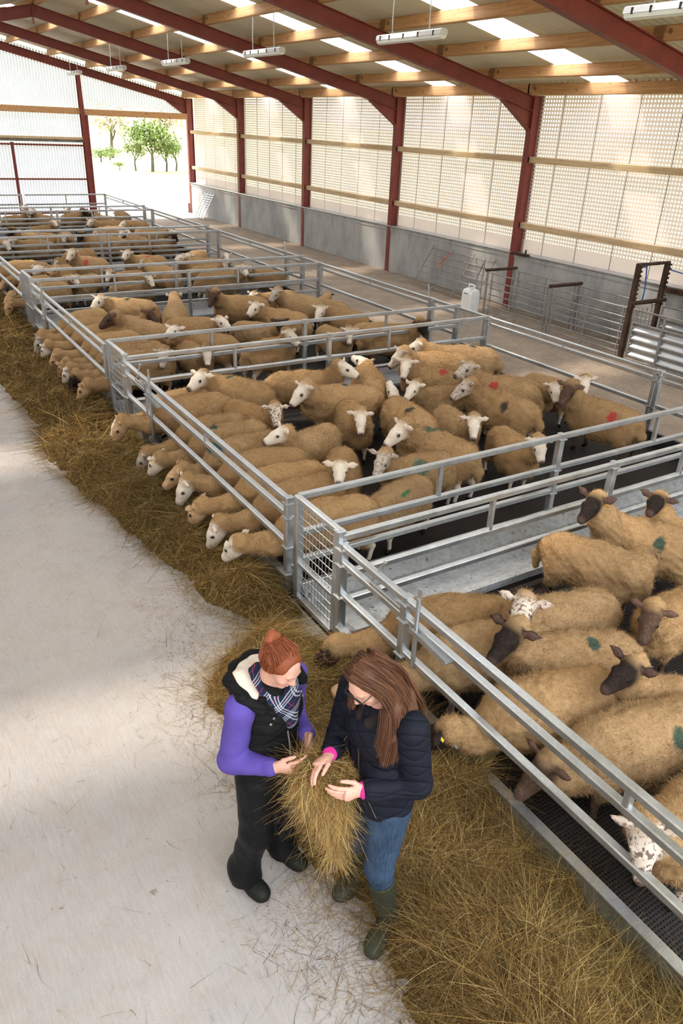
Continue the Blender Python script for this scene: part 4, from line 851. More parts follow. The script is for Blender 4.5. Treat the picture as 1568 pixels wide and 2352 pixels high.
    ('F', 2.01, 14.42, -2.75, 1.0, (0.52, -0.03, 0.42), (0.62, -0.07, 0.22), 'w', ('k', -0.31, -0.13), 'small white-faced ewe far back in the fourth pen, eighth from the left'),
    ('V', 3.43, 16.02, 1.85, 1.05, (0.58, 0.03, 0.64), (0.77, 0.08, 0.53), 'w', None, 'small white-faced ewe far back in the fifth pen, eighth from the left'),
    ('V', 4.0, 16.02, 1.81, 1.08, (0.62, -0.19, 0.55), (0.76, -0.16, 0.72), 'w', None, 'small white-faced ewe far back in the fifth pen, ninth from the left'),
    ('V', 4.66, 15.8, 0.31, 0.96, (0.15, -0.25, 0.75), (0.12, -0.45, 0.67), 'b', None, 'small black-faced ewe far back in the fifth pen, eleventh from the left'),
    ('V', 4.99, 17.5, -0.63, 1.08, (0.5, -0.22, 0.63), (0.64, -0.34, 0.5), 'w', None, 'small white-faced ewe far back in the fifth pen, tenth from the left'),
    ('V', 3.87, 18.0, 0.39, 1.08, (0.56, 0.27, 0.54), (0.69, 0.24, 0.72), 'w', None, 'small white-faced ewe far back in the fifth pen, sixth from the left'),
    ('V', 1.44, 18.12, -2.5, 0.98, (0.48, 0.22, 0.73), (0.68, 0.25, 0.65), 'b', None, 'small black-faced ewe far back in the fifth pen, second from the left'),
    ('V', 1.9, 17.79, 2.74, 0.94, (0.58, 0.03, 0.64), (0.77, 0.08, 0.53), 'w', ('rs', -0.11, -0.5), 'small white-faced ewe far back in the fifth pen, fifth from the left'),
    ('V', 1.4, 16.56, 2.89, 0.94, (0.58, 0.03, 0.64), (0.77, 0.08, 0.53), 'w', None, 'small white-faced ewe far back in the fifth pen, third from the left'),
    ('V', 0.64, 16.21, -1.61, 1.08, (0.58, 0.03, 0.64), (0.77, 0.08, 0.53), 'w', None, 'small white-faced ewe far back in the fifth pen, first from the left'),
    ('V', 3.69, 16.99, 0.59, 0.94, (0.05, -0.25, 0.73), (-0.14, -0.27, 0.61), 'w', None, 'small white-faced ewe far back in the fifth pen, seventh from the left'),
    ('S', 2.08, 21.99, 0.39, 0.94, (0.26, -0.3, 0.73), (0.21, -0.49, 0.62), 'g', None, 'small grey-faced ewe far back in the farthest pen, first from the left'),
    ('S', 2.81, 21.86, 2.3, 0.96, (0.14, 0.22, 0.78), (0.12, 0.43, 0.72), 'w', None, 'small white-faced ewe far back in the farthest pen, fourth from the left'),
    ('S', 3.75, 21.54, 0.64, 1.08, (0.13, -0.26, 0.71), (0.09, -0.46, 0.61), 'b', None, 'small black-faced ewe far back in the farthest pen, fifth from the left'),
    ('S', 4.48, 21.42, 1.93, 0.94, (0.1, 0.23, 0.68), (-0.02, 0.4, 0.59), 'b', None, 'small black-faced ewe far back in the farthest pen, seventh from the left'),
    ('S', 5.35, 21.7, 1.55, 1.08, (0.65, -0.1, 0.57), (0.85, 0.01, 0.53), 'w', None, 'small white-faced ewe far back in the farthest pen, tenth from the left'),
    ('S', 2.34, 19.32, 0.36, 0.94, (0.2, -0.25, 0.75), (0.17, -0.46, 0.68), 'w', None, 'small white-faced ewe far back in the farthest pen, third from the left'),
    ('S', 4.31, 19.32, 3.05, 1.08, (0.56, 0.09, 0.64), (0.7, 0.24, 0.57), 'w', ('r', 0.45, -0.23), 'small white-faced ewe far back in the farthest pen, ninth from the left'),
    ('S', 2.81, 23.41, 2.1, 0.94, (0.06, 0.18, 0.74), (-0.02, 0.38, 0.67), 'w', None, 'small white-faced ewe far back in the farthest pen, second from the left'),
    ('S', 4.15, 22.8, 2.4, 0.94, (0.19, 0.27, 0.74), (0.15, 0.47, 0.65), 'w', None, 'small white-faced ewe far back in the farthest pen, sixth from the left'),
    ('S', 5.11, 19.89, 2.95, 0.94, (0.58, 0.03, 0.64), (0.77, 0.08, 0.53), 'w', None, 'small white-faced ewe far back in the farthest pen, eleventh from the left'),
    ('S', 4.73, 21.13, 1.97, 0.96, (0.58, 0.03, 0.64), (0.77, 0.08, 0.53), 'w', None, 'small white-faced ewe far back in the farthest pen, eighth from the left'),
]
for _i, _row in enumerate(SHEEP): place_sheep(_i, _row)

# ---------------------------------------------------------------- hay
HAY_EDGE = [(-9, -1.35), (-5, -1.32), (-4.0, -1.25), (-3.4, -1.15), (-3.0, -1.03), (-2.75, -1.06), (-2.45, -1.13), (-2.2, -1.08), (-1.95, -1.07), (-1.5, -.98), (-1.2, -1.05), (-1.0, -1.10), (-.75, -1.0), (-.6, -.72), (-.45, -.52), (-.3, -.50), (-.1, -.60), (.13, -.70), (.6, -.66), (.9, -.74), (1.66, -.86), (2.3, -.92), (3.06, -1.08), (3.6, -1.16), (4.3, -1.07), (5.4, -1.03), (6.8, -1.12), (8.5, -1.0), (10, -1.15), (12, -1.05), (14, -1.2), (27, -1.1)]
_ey = np.array([e[0] for e in HAY_EDGE]); _ex = np.array([e[1] for e in HAY_EDGE])
def hay_height(x, y):
    P = np.stack([x, y, np.zeros_like(x)], 1).astype(np.float32); wob = .07*snoise(P, 7, 301)
    xl = np.interp(y, _ey, _ex)+wob; t = np.clip((x-xl)/(-.05-xl), 0, 1)
    crest = np.interp(y, [-9, -4, -3.2, -2.6, -2.2, -1.5, -.9, -.5, -.1, .6, 3, 4.1, 4.6, 6, 9, 13], [.26, .26, .20, .19, .21, .17, .15, .11, .13, .17, .20, .19, .20, .23, .22, .22])
    inner = np.interp(y, [-9, -4.4, -3.6, -3.1, -2.5, -2.0, -1.2, -.9, -.45, .0, .8, 13], [.16, .15, .05, .06, .17, .15, .05, .0, .0, .02, .06, .08])
    h = crest*np.sin(np.pi*np.clip(t/.92, 0, 1)**.85)**.7; h = np.where(t > .5, np.maximum(h, inner+(crest-inner)*np.clip((1-t)/.5, 0, 1)**1.2), h)
    h *= np.clip(t/.16, 0, 1)
    lump = np.abs(snoise(P, 7.5, 311))*.15+np.abs(snoise(P, 18, 312))*.075-.085; coil = .034*np.sin(y*19+4*snoise(P, 4, 320)+x*5)
    h = h+(lump+coil)*np.clip(h/.08, 0, 1)
    # worn bare patch at the foot of the near mesh gate
    b = np.exp(-(((x+.16)/.14)**2+((y+.58)/.16)**2)); h = h*(1-b)-.03*b
    return np.where(t <= 0, -.03, h)
def hay_tints(n, r, z=None):
    pal = np.array([(.085, .050, .015), (.20, .122, .038), (.33, .215, .068), (.46, .33, .12), (.66, .53, .27), (.27, .23, .11)], np.float32)
    k = r.choice(6, n, p=[.25, .26, .20, .12, .08, .09]); return pal[k]*np.array([.84, .765, .70], np.float32)*(.8+.4*r.random((n, 1))).astype(np.float32)
def build_hay():
    r = np.random.default_rng(21)
    xs = np.arange(-1.6, -.04, .026); ys = np.arange(-5.6, 14.5, .03); X, Y = np.meshgrid(xs, ys); Z = hay_height(X.ravel(), Y.ravel()); nx = len(xs)
    V0 = np.stack([X.ravel(), Y.ravel(), Z], 1).astype(np.float32); i, j = np.meshgrid(np.arange(nx-1), np.arange(len(ys)-1)); b = (j*nx+i).ravel(); F0 = np.stack([b, b+1, b+nx+1, b+nx], 1)
    F0 = F0[(V0[F0][:, :, 2] > -.025).any(1)]
    PS = []; DS = []; LS = []; WS = []
    def scatter(n, y0, y1, w, L, lift=.35, fade=0.0):
        x = r.uniform(-1.55, -.06, n*3); y = r.uniform(y0, y1, n*3); h = hay_height(x, y); ok = h > .004; x, y, h = x[ok][:n], y[ok][:n], h[ok][:n]; m = len(x)
        P = np.stack([x, y, h], 1).astype(np.float32); a = 2.2*snoise(P, 3.0, 330)+2.0*snoise(P, 8, 331)+r.normal(size=m)*.9
        e = .02; gx = (hay_height(x+e, y)-h)/e; gy = (hay_height(x, y+e)-h)/e; d = np.stack([np.cos(a), np.sin(a), np.clip(gx*np.cos(a)+gy*np.sin(a), -1, 1)+np.abs(r.normal(size=m))*lift], 1); d /= np.linalg.norm(d, axis=1, keepdims=True)
        P[:, 2] += r.uniform(-.012, .016, m); PS.append(P); DS.append(d); LS.append(L*(.4+.9*r.random(m))); WS.append(w*(.6+.8*r.random(m)))
    scatter(92000, -4.6, -.6, .0023, .15, .5); scatter(34000, -.7, 3.2, .0034, .16); scatter(16000, 3.0, 7.2, .0065, .17); scatter(9000, 7.0, 14.2, .010, .20)
    P = np.concatenate(PS).astype(np.float32); D = np.concatenate(DS).astype(np.float32); L = np.concatenate(LS); W = np.concatenate(WS)
    fl = np.stack([0*L, 0*L, np.ones_like(L)], 1)+r.normal(size=P.shape)*.5
    V1, F1 = ribbons(P, D, L, W, r.normal(size=P.shape).astype(np.float32)*np.array([.95, .95, .35], np.float32), 3, droop=.25, wdir=fl, r=r)
    pt = np.clip(.95+.30*snoise(P, 4.5, 340)+.18*snoise(P, 11, 341), .45, 1.4)[:, None]; gr = np.clip(snoise(P, 3.2, 345)*.8, 0, 1)[:, None]; tint = hay_tints(len(P), r)*pt; tint = tint*(1-.5*gr)+tint*np.array([.78, 1.02, .9])*.5*gr; tint = np.repeat(tint, 8, 0); z1 = V1[:, 2]; V1[:, 2] = np.where(z1 < .003, .003+.002*r.random(len(V1)), z1)
    # keep strands on the alley side of the kerb
    V1[:, 0] = np.where((V1[:, 0] > -.06) & (V1[:, 2] < .205), -.06, V1[:, 0])
    me = new_mesh('hay', np.concatenate([V0, V1]), np.concatenate([F0, F1+len(V0)]), ['hay_mound', 'hay'], False, np.concatenate([np.zeros(len(F0)), np.ones(len(F1))]))
    color_attr(me, 'tint', np.concatenate([np.full((len(V0), 3), .2, np.float32), tint])); o = bpy.data.objects.new('hay', me); COL.objects.link(o)
    tag(o, 'long brown windrow of loose hay on the concrete along the feed barriers', 'hay', kind='stuff')
    # wisps trodden over the alley floor
    cl = [(-1.28, -2.77, .12, 160), (-1.41, -2.94, .10, 130), (-1.16, -2.62, .16, 260), (-1.24, -3.02, .13, 160), (-1.18, -1.0, .16, 300), (-1.05, -.55, .20, 340), (-1.2, -1.35, .15, 160), (-1.13, -1.9, .10, 140), (-.95, .3, .16, 170), (-1.0, 1.2, .15, 160), (-1.25, 2.6, .18, 170), (-1.3, 3.6, .2, 160), (-1.25, 4.8, .2, 150), (-1.3, -1.75, .09, 120), (-1.2, -3.25, .12, 200), (-.95, -.15, .14, 150), (-1.3, 6.3, .2, 120), (-1.55, -2.62, .10, 40)]
    P = np.concatenate([np.stack([r.normal(cx, s_, n), r.normal(cy, s_*1.2, n), np.full(n, .004)], 1) for cx, cy, s_, n in cl] + [np.stack([r.uniform(-3.2, -1.0, 900), r.uniform(-3.6, 5, 900), np.full(900, .004)], 1)] + [np.stack([np.interp(yy, _ey, _ex)-np.abs(r.normal(0, .06, 5000)), yy, np.full(5000, .004)], 1) for yy in [r.uniform(-3.6, 6, 5000)]])
    n = len(P); a = r.uniform(0, 6.28, n); D = np.stack([np.cos(a), np.sin(a), .06*r.random(n)], 1); V, F = ribbons(P.astype(np.float32), D.astype(np.float32), .03+.10*r.random(n)**2, np.full(n, .0017)*(.6+.8*r.random(n)), (r.normal(size=P.shape)*np.array([1., 1., 0])).astype(np.float32), 3, wdir=np.tile([[0, 0, 1.]], (n, 1)), r=r)
    V[:, 2] = np.maximum(V[:, 2], .002); me = new_mesh('hay_wisps', V, F, ['hay']); color_attr(me, 'tint', np.repeat(hay_tints(n, r)*.95, 8, 0)); o = bpy.data.objects.new('hay_wisps', me); COL.objects.link(o)
    tag(o, 'thin wisps of hay trodden over the pale concrete alley', 'hay', kind='stuff')
build_hay()

# ---------------------------------------------------------------- the two women
def person_materials():
    def attr(name, rough, bumpf=None, bs=.3, spec=.35):
        a = N(name); at = a.n('Attribute', attribute_name='tint'); v = a.obj(); f = a.noise(v, 60, 4); c = a.mix(a.gray(f, .3, .7, 0, .12), at.outputs['Color'], a.mix(1.0, at.outputs['Color'], (.8, .62, .58), 'MULTIPLY'))
        a.set(c, rough, 0, spec); MAT[name] = a.m; return a
    a = attr('skin', .5); a.b.inputs['Subsurface Weight'].default_value = .12; a.b.inputs['Subsurface Radius'].default_value = (.012, .005, .003)
    attr('hair', .55, spec=.3)
    def cloth(name, col, rough, quilt=None, fold=0.0, var=.2, spec=.12):
        a = N(name); v = a.obj(); f = a.noise(v, 9, 5, .6); c = a.ramp(f, [(.3, tuple(x*(1-var) for x in col)), (.7, tuple(x*(1+var) for x in col))]); h = a.noise(v, 220, 2)
        if quilt:
            s = a.n('SeparateXYZ'); a.put(s.inputs[0], v); q = a.math('ADD', a.math('MULTIPLY', s.outputs['X'], .6), a.math('MULTIPLY', s.outputs['Y'], .8)); g = None
            for sg in (1, -1):
                u = a.math('ADD', q, a.math('MULTIPLY', s.outputs['Z'], sg*1.0)); u = a.math('ABSOLUTE', a.math('SINE', a.math('MULTIPLY', u, math.pi/quilt)))
                u = a.math('POWER', u, .35); g = u if g is None else a.math('MINIMUM', g, u)
            h = a.math('ADD', g, a.math('MULTIPLY', h, .08)); a.bump(h, .9, .009)
        else: a.bump(a.mix(.7, h, a.noise(a.map(v, (1, 1, .5)), 26, 4)), .25+fold, .006)
        a.set(c, rough, 0, spec); MAT[name] = a.m
    cloth('purple_fleece', (.095, .066, .31), .9, fold=.1, var=.12); cloth('black_quilt', (.011, .011, .0115), .7, .075, spec=.06); cloth('navy_quilt', (.010, .0115, .019), .6, .085, spec=.08)
    cloth('black_trouser', (.006, .006, .007), .5, fold=.35, spec=.12); cloth('cream_pile', (.66, .58, .50), .95); cloth('pink_cotton', (.55, .03, .24), .8)
    cloth('boot_green', (.030, .031, .019), .5, var=.25); cloth('boot_black', (.011, .012, .009), .5); cloth('collar_brown', (.022, .018, .018), .8)
    a = N('denim'); v = a.obj(); c = a.ramp(a.noise(v, 7, 5, .6), [(.3, (.010, .022, .048)), (.55, (.022, .043, .082)), (.75, (.055, .088, .14))]); wv = a.noise(a.map(v, (1, 1, .12)), 160, 2); a.set(a.mix(a.gray(wv, .4, .7, 0, .3), c, (.07, .105, .155)), .8, 0, .2); a.bump(a.noise(v, 30, 4), .3, .005); MAT['denim'] = a.m
    a = N('tartan'); v = a.obj(); s = a.n('SeparateXYZ'); a.put(s.inputs[0], a.map(v, (1, 1, 1), (.5, .5, .75)))
    def stripes(sock, period, lo, hi, off=0.0):
        f = a.math('FRACT', a.math('ADD', a.math('DIVIDE', sock, period), off)); return a.math('MULTIPLY', a.math('GREATER_THAN', f, lo), a.math('LESS_THAN', f, hi))
    c = (.012, .018, .050)
    for sk in ('X', 'Z'):
        for o_ in (.08, .22, .36): c = a.mix(a.math('MULTIPLY', stripes(s.outputs[sk], .070, o_, o_+.06), .6), c, (.50, .53, .60))
        c = a.mix(a.math('MULTIPLY', stripes(s.outputs[sk], .070, .72, .745), .7), c, (.42, .04, .07))
    a.set(c, .85, 0, .2); a.bump(a.noise(v, 120, 2), .2, .004); MAT['tartan'] = a.m
    simple('zip_dark', (.09, .07, .05), .4, .5, .1); simple('eyewear', (.010, .010, .012), .3, 0, .1); simple('snap_metal', (.75, .74, .72), .3, .8, .1); simple('zip_metal', (.55, .55, .55), .35, .7, .1)
person_materials()

class Frame:
    def __init__(s, G, F): s.G = np.array([G[0], G[1], 0.]); f = np.array([F[0], F[1], 0.]); s.F = f/np.linalg.norm(f); s.L = np.array([-s.F[1], s.F[0], 0.])
    def __call__(s, x, y, z): return s.F*x + s.L*y + np.array([0, 0, z])      # offset from the ground point
    def dir(s, x, y, z): v = s(x, y, z); return v/np.linalg.norm(v)
def unit(v): v = np.asarray(v, float); return v/np.linalg.norm(v)
def volume(name, prims, h, k, mat, parent, clip=(), wr=0.0, wf=14, seed=1, sm=1, tint=None):
    D, lo = field(prims, h, k)
    if clip:
        ax = [lo[i]+h*np.arange(D.shape[i], dtype=np.float32) for i in range(3)]; g = np.stack(np.meshgrid(*ax, indexing='ij'), -1)
        for n_, c_ in clip: D = np.maximum(D, g@np.array(n_, np.float32)-c_)
    V, F = surface_nets(D, lo, h); V = relax(V, F, sm, .45)
    if wr: V = V+vnormals(V, F)*(wr*snoise(V*np.array([1, 1, .8], np.float32), wf, seed, 3))[:, None].astype(np.float32)
    me = new_mesh(name, V, F, [mat], True)
    if tint is not None: color_attr(me, 'tint', tint(V) if callable(tint) else np.tile(np.array([tint], np.float32), (len(V), 1)))
    o = bpy.data.objects.new(name, me); COL.objects.link(o); o.parent = parent; return o
def hand(A, W, p, n, t, curl=1.0, spread=1.0):
    """palm and five separate fingers: wrist, pointing direction, palm normal, thumb side"""
    p, n, t = unit(p), unit(n), unit(t); A(W-p*.012, W+p*.005, .026, .026, 1, k=.012, flat=(n, .78)); A(W+p*.015, W+p*.066, .030, .035, 1, k=.012, flat=(n, .42)); A(W+p*.03+t*.016, W+p*.062-t*.016, .022, .022, 1, k=.012, flat=(n, .6))
    for i, (off, L, dl) in enumerate(((.030, .95, .0), (.010, 1.06, .004), (-.010, 1.0, .0), (-.029, .80, -.006))):
        a = W+p*(.072+dl)+t*off; d1 = unit(p+t*off*1.5*spread+n*.45*curl); d2 = unit(p*.75+n*1.0*curl); d3 = unit(p*.25+n*1.15*curl)
        b = a+d1*.040*L; c = b+d2*.026*L; e = c+d3*.020*L; A(a, b, .0095, .0088, 1, k=.004); A(b, c, .0088, .0078, 1, k=.004); A(c, e, .0078, .0066, 1, k=.004)
    a = W+p*.018+t*.028; d = unit(p*.55+t*.75+n*.35); b = a+d*.036; c = b+unit(p*.95+t*.25+n*.35)*.032; e = c+unit(p*.9+n*.45)*.022; A(a, b, .0125, .0108, 1, k=.008); A(b, c, .0105, .0090, 1, k=.004); A(c, e, .0090, .0074, 1, k=.004)
HS = .90                                    # head size
def head_prims(A, hc, f, u, s_):
    A.rs = HS; head_shape(A, hc, f, u, s_); A.rs = 1.0
def head_shape(A, hc, f, u, s_):
    A(hc-f*.028+u*.030, hc+f*.028+u*.036, .076, .073, 1, k=.03, flat=(s_, .96)); A(hc+f*.045-u*.005, hc+f*.058-u*.082, .060, .030, 1, k=.03, flat=(s_, .95)); A(hc+f*.005-u*.035, hc+f*.03-u*.062, .056, .045, 1, k=.03, flat=(s_, 1.02))
    A(hc+f*.070-u*.094-s_*.008, hc+f*.070-u*.094+s_*.008, .017, .017, 1, k=.014)
    for q in (1, -1):
        A(hc+f*.071+s_*q*.036-u*.022, hc+f*.074+s_*q*.034-u*.026, .026, .024, 1, k=.02); A(hc+f*.096+s_*q*.034+u*.026, hc+f*.099+s_*q*.016+u*.024, .009, .009, 1, k=.012)
        p_ = Prim(hc+f*.111+s_*q*.031+u*.008, hc+f*.108+s_*q*.035+u*.008, .013*HS, .012*HS, 1, k=.012, cut=True); A.p.append(p_)
        A(hc+f*.088+s_*q*.032+u*.008, hc+f*.0885+s_*q*.032+u*.008, .0125, .0125, 6, k=.002); A(hc+f*.092+s_*q*.032+u*.0145, hc+f*.0915+s_*q*.034+u*.0145, .0088, .0085, 1, k=.006)      # eyeball, lid
        A(hc+f*.108+s_*q*.010-u*.030, hc+f*.106+s_*q*.011-u*.031, .0075, .0070, 1, k=.008)
        A(hc-f*.006+s_*q*.074+u*.018, hc+f*.002+s_*q*.072-u*.026, .022, .014, 1, k=.008, flat=(unit(s_*q-f*.5), .4))
    A(hc+f*.098+u*.012, hc+f*.119-u*.024, .0085, .0115, 1, k=.012)
    A(hc+f*.094-u*.053-s_*.017, hc+f*.094-u*.053+s_*.017, .0068, .0068, 7, k=.006); A(hc+f*.101-u*.050-s_*.006, hc+f*.101-u*.050+s_*.006, .0062, .0062, 7, k=.006); A(hc+f*.095-u*.062-s_*.010, hc+f*.095-u*.062+s_*.010, .0080, .0080, 7, k=.006)
class Adder:
    def __init__(s, rs=1.0): s.p = []; s.rs = rs
    def __call__(s, a, b, r1, r2, *q, **k): s.p.append(Prim(a, b, r1*s.rs, r2*s.rs, *q, **k))
def skin_tint(prims, hc, f, u, s_, skin, brow, iris, smile):
    def fn(V):
        n = len(V); C = np.tile(np.array([skin], np.float32), (n, 1)); mix = lambda w, c: np.clip(w, 0, 1)[:, None]*np.array([c], np.float32)
        def over(w, c):
            nonlocal C; w = np.clip(w, 0, 1)[:, None]; C = C*(1-w)+np.array([c], np.float32)*w
        X = (V-hc)@f/HS**2; Y = (V-hc)@s_/HS**2; Z = (V-hc)@u/HS**2
        for q in (1, -1): over(.5*np.exp(-(((X-.085)/.03)**2+((Y-q*.042)/.018)**2+((Z+.03)/.016)**2)), (skin[0]*.95, skin[1]*.62, skin[2]*.60))
        over(.4*np.exp(-(((X-.12)/.02)**2+(Y/.014)**2+((Z+.026)/.014)**2)), (skin[0]*.95, skin[1]*.65, skin[2]*.62))
        over(1-(label_dist(prims, V, 7)+.0005)/.003, (.50, .17, .15)); 
        if smile: over(1-np.maximum(np.abs(Z+.0555+.10*(np.abs(Y))**1.3*-1)/.0028, np.abs(Y)/.020)+.3*(X > .08)-(X < .07)*9, (.85, .78, .72))
        de = label_dist(prims, V, 6); ew = (1-(de+.0006)/.0018)
        over(np.where(X > .092, ew, 0), (.80, .78, .75))
        for q in (1, -1):
            over(np.where((np.hypot(Y-q*.032, Z-.004) < .0062) & (de < .0016), 1, 0), iris); over(.75*(1.5-np.maximum(np.abs(Z-.0255+.10*np.abs(np.abs(Y)-.028))/.0030, np.abs(np.abs(Y)-.030)/.014))-(X < .085)*9, brow)
            over(.7*(1.4-np.maximum(np.abs(Z-.0125)/.0016, np.abs(np.abs(Y)-.032)/.012))-(X < .085)*9, (.10, .05, .04))
        return C
    return fn
def hair_strands(name, guides, n, w, parent, cols, mat='hair', seed=5, spread=.012, seg=6):
    """strands that follow and blend between guide curves (each a list of points)"""
    r = np.random.default_rng(seed); G = np.array([[np.array([np.interp(t, np.linspace(0, 1, len(g)), np.array(g)[:, k]) for k in range(3)]) for t in np.linspace(0, 1, seg+1)] for g in guides]); m = len(G)
    a = r.random(n)*(m-1); i = a.astype(int); fr = (a-i)[:, None, None]; C = G[i]*(1-fr)+G[np.minimum(i+1, m-1)]*fr; off = r.normal(size=(n, 1, 3))*spread; tt = np.linspace(0, 1, seg+1)[None, :, None]
    C = C+off*(.35+.65*tt)+r.normal(size=C.shape)*.0012; cut = 1-.22*r.random(n)**2; C = C[:, :1]+(C-C[:, :1])*np.where(tt > .6, cut[:, None, None], 1)
    T = np.gradient(C, axis=1); sd = np.cross(T, r.normal(size=(n, 1, 3))); sd /= np.maximum(np.linalg.norm(sd, axis=2, keepdims=True), 1e-9); W = w*(.6+.8*r.random((n, 1, 1)))*(1-.6*tt**3); V = np.stack([C-sd*W*.5, C+sd*W*.5], 2).reshape(-1, 3); b = np.arange(n)[:, None]*(2*(seg+1)); F = np.concatenate([b+np.array([[2*j, 2*j+1, 2*j+3, 2*j+2]]) for j in range(seg)], 0)
    me = new_mesh(name, V, F, [mat], True); cc = np.array(cols, np.float32)[r.integers(0, len(cols), n)]*(.75+.5*r.random((n, 1))); color_attr(me, 'tint', np.repeat(cc, 2*(seg+1), 0)); o = bpy.data.objects.new(name, me); COL.objects.link(o); o.parent = parent; return o

def build_red_haired_woman():
    Q = Frame((-1.36, -2.38), (.355, -.924)); root = empty('person', (-1.36, -2.38, 0), 'person with red hair in a bun, black body warmer over purple sleeves, holding hay', 'person')
    f = Q.dir(.88, -.06, -.42); s_ = Q.dir(0.02, 1, 0); s_ = unit(s_-f*(f@s_)); u = np.cross(f, s_); f, s_, u = f*HS, s_*HS, u*HS
    hc = Q(.068, 0, 1.445)
    R = dict(sh=Q(-.01, -.165, 1.255), el=Q(-.055, -.195, .945), wr=Q(.165, -.150, 1.005)); L = dict(sh=Q(.0, .165, 1.245), el=Q(-.03, .205, .960), wr=Q(.150, .105, 1.0))
    A = Adder(); head_prims(A, hc, f, u, s_)
    A(hc-f*.018-u*.05, Q(0, 0, 1.25), .052, .060, 1); A(Q(0, 0, 1.20), Q(0, 0, .95), .13, .12, 1, flat=(Q.F, .7)); A(Q(0, -.13, 1.24), Q(0, .13, 1.24), .05, .05, 1); A(Q(0, 0, .95), Q(0, 0, .82), .12, .14, 1, flat=(Q.F, .7))
    for d in (R, L): A(d['sh'], d['el'], .045, .038, 1); A(d['el'], d['wr'], .036, .026, 1)
    kn = {-1: Q(.015, -.115, .45), 1: Q(.03, .118, .45)}; an = {-1: Q(-.065, -.122, .09), 1: Q(-.03, .122, .09)}
    for q in (-1, 1): A(Q(0, q*.085, .80), kn[q], .075, .05, 1); A(kn[q], an[q], .05, .035, 1)
    hand(A, R['wr'], Q.dir(.75, .35, .22), Q.dir(.1, .75, .35), Q.dir(.3, -.1, .9), .9); hand(A, L['wr'], Q.dir(.62, -.62, -.12), Q.dir(-.35, -.75, -.25), Q.dir(.35, .1, .9), 1.0)
    volume('body', A.p, .0036, .02, 'skin', root, tint=skin_tint(A.p, hc, f, u, s_, (.66, .37, .29), (.34, .17, .10), (.12, .2, .26), True))
    # purple fleece
    A = Adder(); A(Q(0, 0, 1.20), Q(0, 0, .9), .135, .135, flat=(Q.F, .72))
    for d in (R, L): A(d['sh'], d['el'], .068, .060, k=.03); e = d['el']+(d['wr']-d['el'])*.93; A(d['el'], e, .060, .042, k=.03); A(d['sh'], Q(0, 0, 1.22), .06, .07)
    o = volume('fleece_top', A.p, .0065, .03, 'purple_fleece', root, wr=.0045, wf=24, seed=3)
    # black body warmer
    A = Adder(); A(Q(.0, 0, 1.20), Q(.0, 0, .99), .158, .148, flat=(Q.F, .80)); A(Q(0, 0, .99), Q(0, 0, .84), .148, .170, flat=(Q.F, .80)); A(Q(.04, -.05, 1.16), Q(.04, .05, 1.16), .095, .095); A(Q(-.005, -.125, 1.265), Q(-.005, .125, 1.265), .060, .060)
    for d in (R, L): A.p.append(Prim(d['sh']+(d['sh']-Q(0, 0, 1.25))*.22, d['el']*.6+d['sh']*.4+(d['sh']-Q(0, 0, 1.25))*.22, .075, .065, cut=True, k=.02))
    vest = volume('body_warmer', A.p, .006, .04, 'black_quilt', root, clip=[((0, 0, -1), -.815)], wr=.004, wf=20, seed=5)
    # hood lying back with a cream lining, stand-up collar
    A = Adder(); ring = [Q(.085, -.135, 1.285), Q(.00, -.165, 1.325), Q(-.10, -.140, 1.345), Q(-.155, -.05, 1.335), Q(-.155, .05, 1.335), Q(-.10, .14, 1.34), Q(.0, .165, 1.32), Q(.085, .135, 1.285)]
    for a, b in zip(ring, ring[1:]): A(a, b, .026, .026)
    A(Q(-.10, -.05, 1.265), Q(-.10, .05, 1.265), .075, .075); A(Q(-.07, -.09, 1.28), Q(-.07, .09, 1.28), .06, .06); A.p.append(Prim(Q(-.055, -.03, 1.40), Q(-.055, .03, 1.40), .095, .095, cut=True, k=.02))
    hood = volume('hood', A.p, .006, .03, 'black_quilt', root, wr=.004, wf=24, seed=6)
    A = Adder(); A(Q(-.08, -.075, 1.325), Q(-.08, .075, 1.325), .062, .062, flat=((0, 0, 1), .5)); A(Q(-.105, -.03, 1.338), Q(-.105, .03, 1.338), .05, .05, flat=((0, 0, 1), .6)); A(Q(.02, -.128, 1.318), Q(-.08, -.10, 1.345), .030, .042)
    volume('hood_lining', A.p, .006, .03, 'cream_pile', hood, wr=.004, wf=40, seed=7)
    A = Adder()
    for q in (-1, 1): A(Q(.10, q*.075, 1.245), Q(.115, q*.035, 1.13), .030, .018, flat=(Q.dir(1, q*.4, 0), .5)); A(Q(.06, q*.105, 1.285), Q(.10, q*.075, 1.24), .034, .030, flat=(Q.dir(1, q*.6, .2), .5))
    volume('collar_flaps', A.p, .005, .02, 'black_quilt', root)
    for y, z in ((-.095, 1.225), (-.072, 1.195), (-.052, 1.165), (-.115, 1.205), (.10, 1.225), (.088, 1.255), (.03, .86)):
        c = Q(.118 if z > 1 else .135, y, z); m = MB(); m.tube([c, c+Q.F*.006], .0055, 10); b = m.build('snap', 'snap_metal'); b.parent = vest
    m = MB(); m.tube([Q(.128, -.012, 1.10), Q(.137, -.004, 1.0), Q(.137, 0, .84)], .004, 6); b = m.build('zip', 'zip_metal'); b.parent = vest
    # tartan scarf
    A = Adder(); pr = None
    for i in range(13):
        a = i/12*2*math.pi; c = Q(.025+.088*math.cos(a), .078*math.sin(a), 1.300-.035*math.cos(a)+.012*math.sin(2*a))
        if pr is not None: A(pr, c, .033, .033)
        pr = c
    A(Q(.10, -.045, 1.25), Q(.125, .0, 1.155), .040, .030); A(Q(.10, .045, 1.25), Q(.125, .01, 1.155), .040, .030); A(Q(.11, 0, 1.235), Q(.128, 0, 1.13), .045, .018)
    volume('scarf', A.p, .0055, .018, 'tartan', root, wr=.005, wf=36, seed=9)
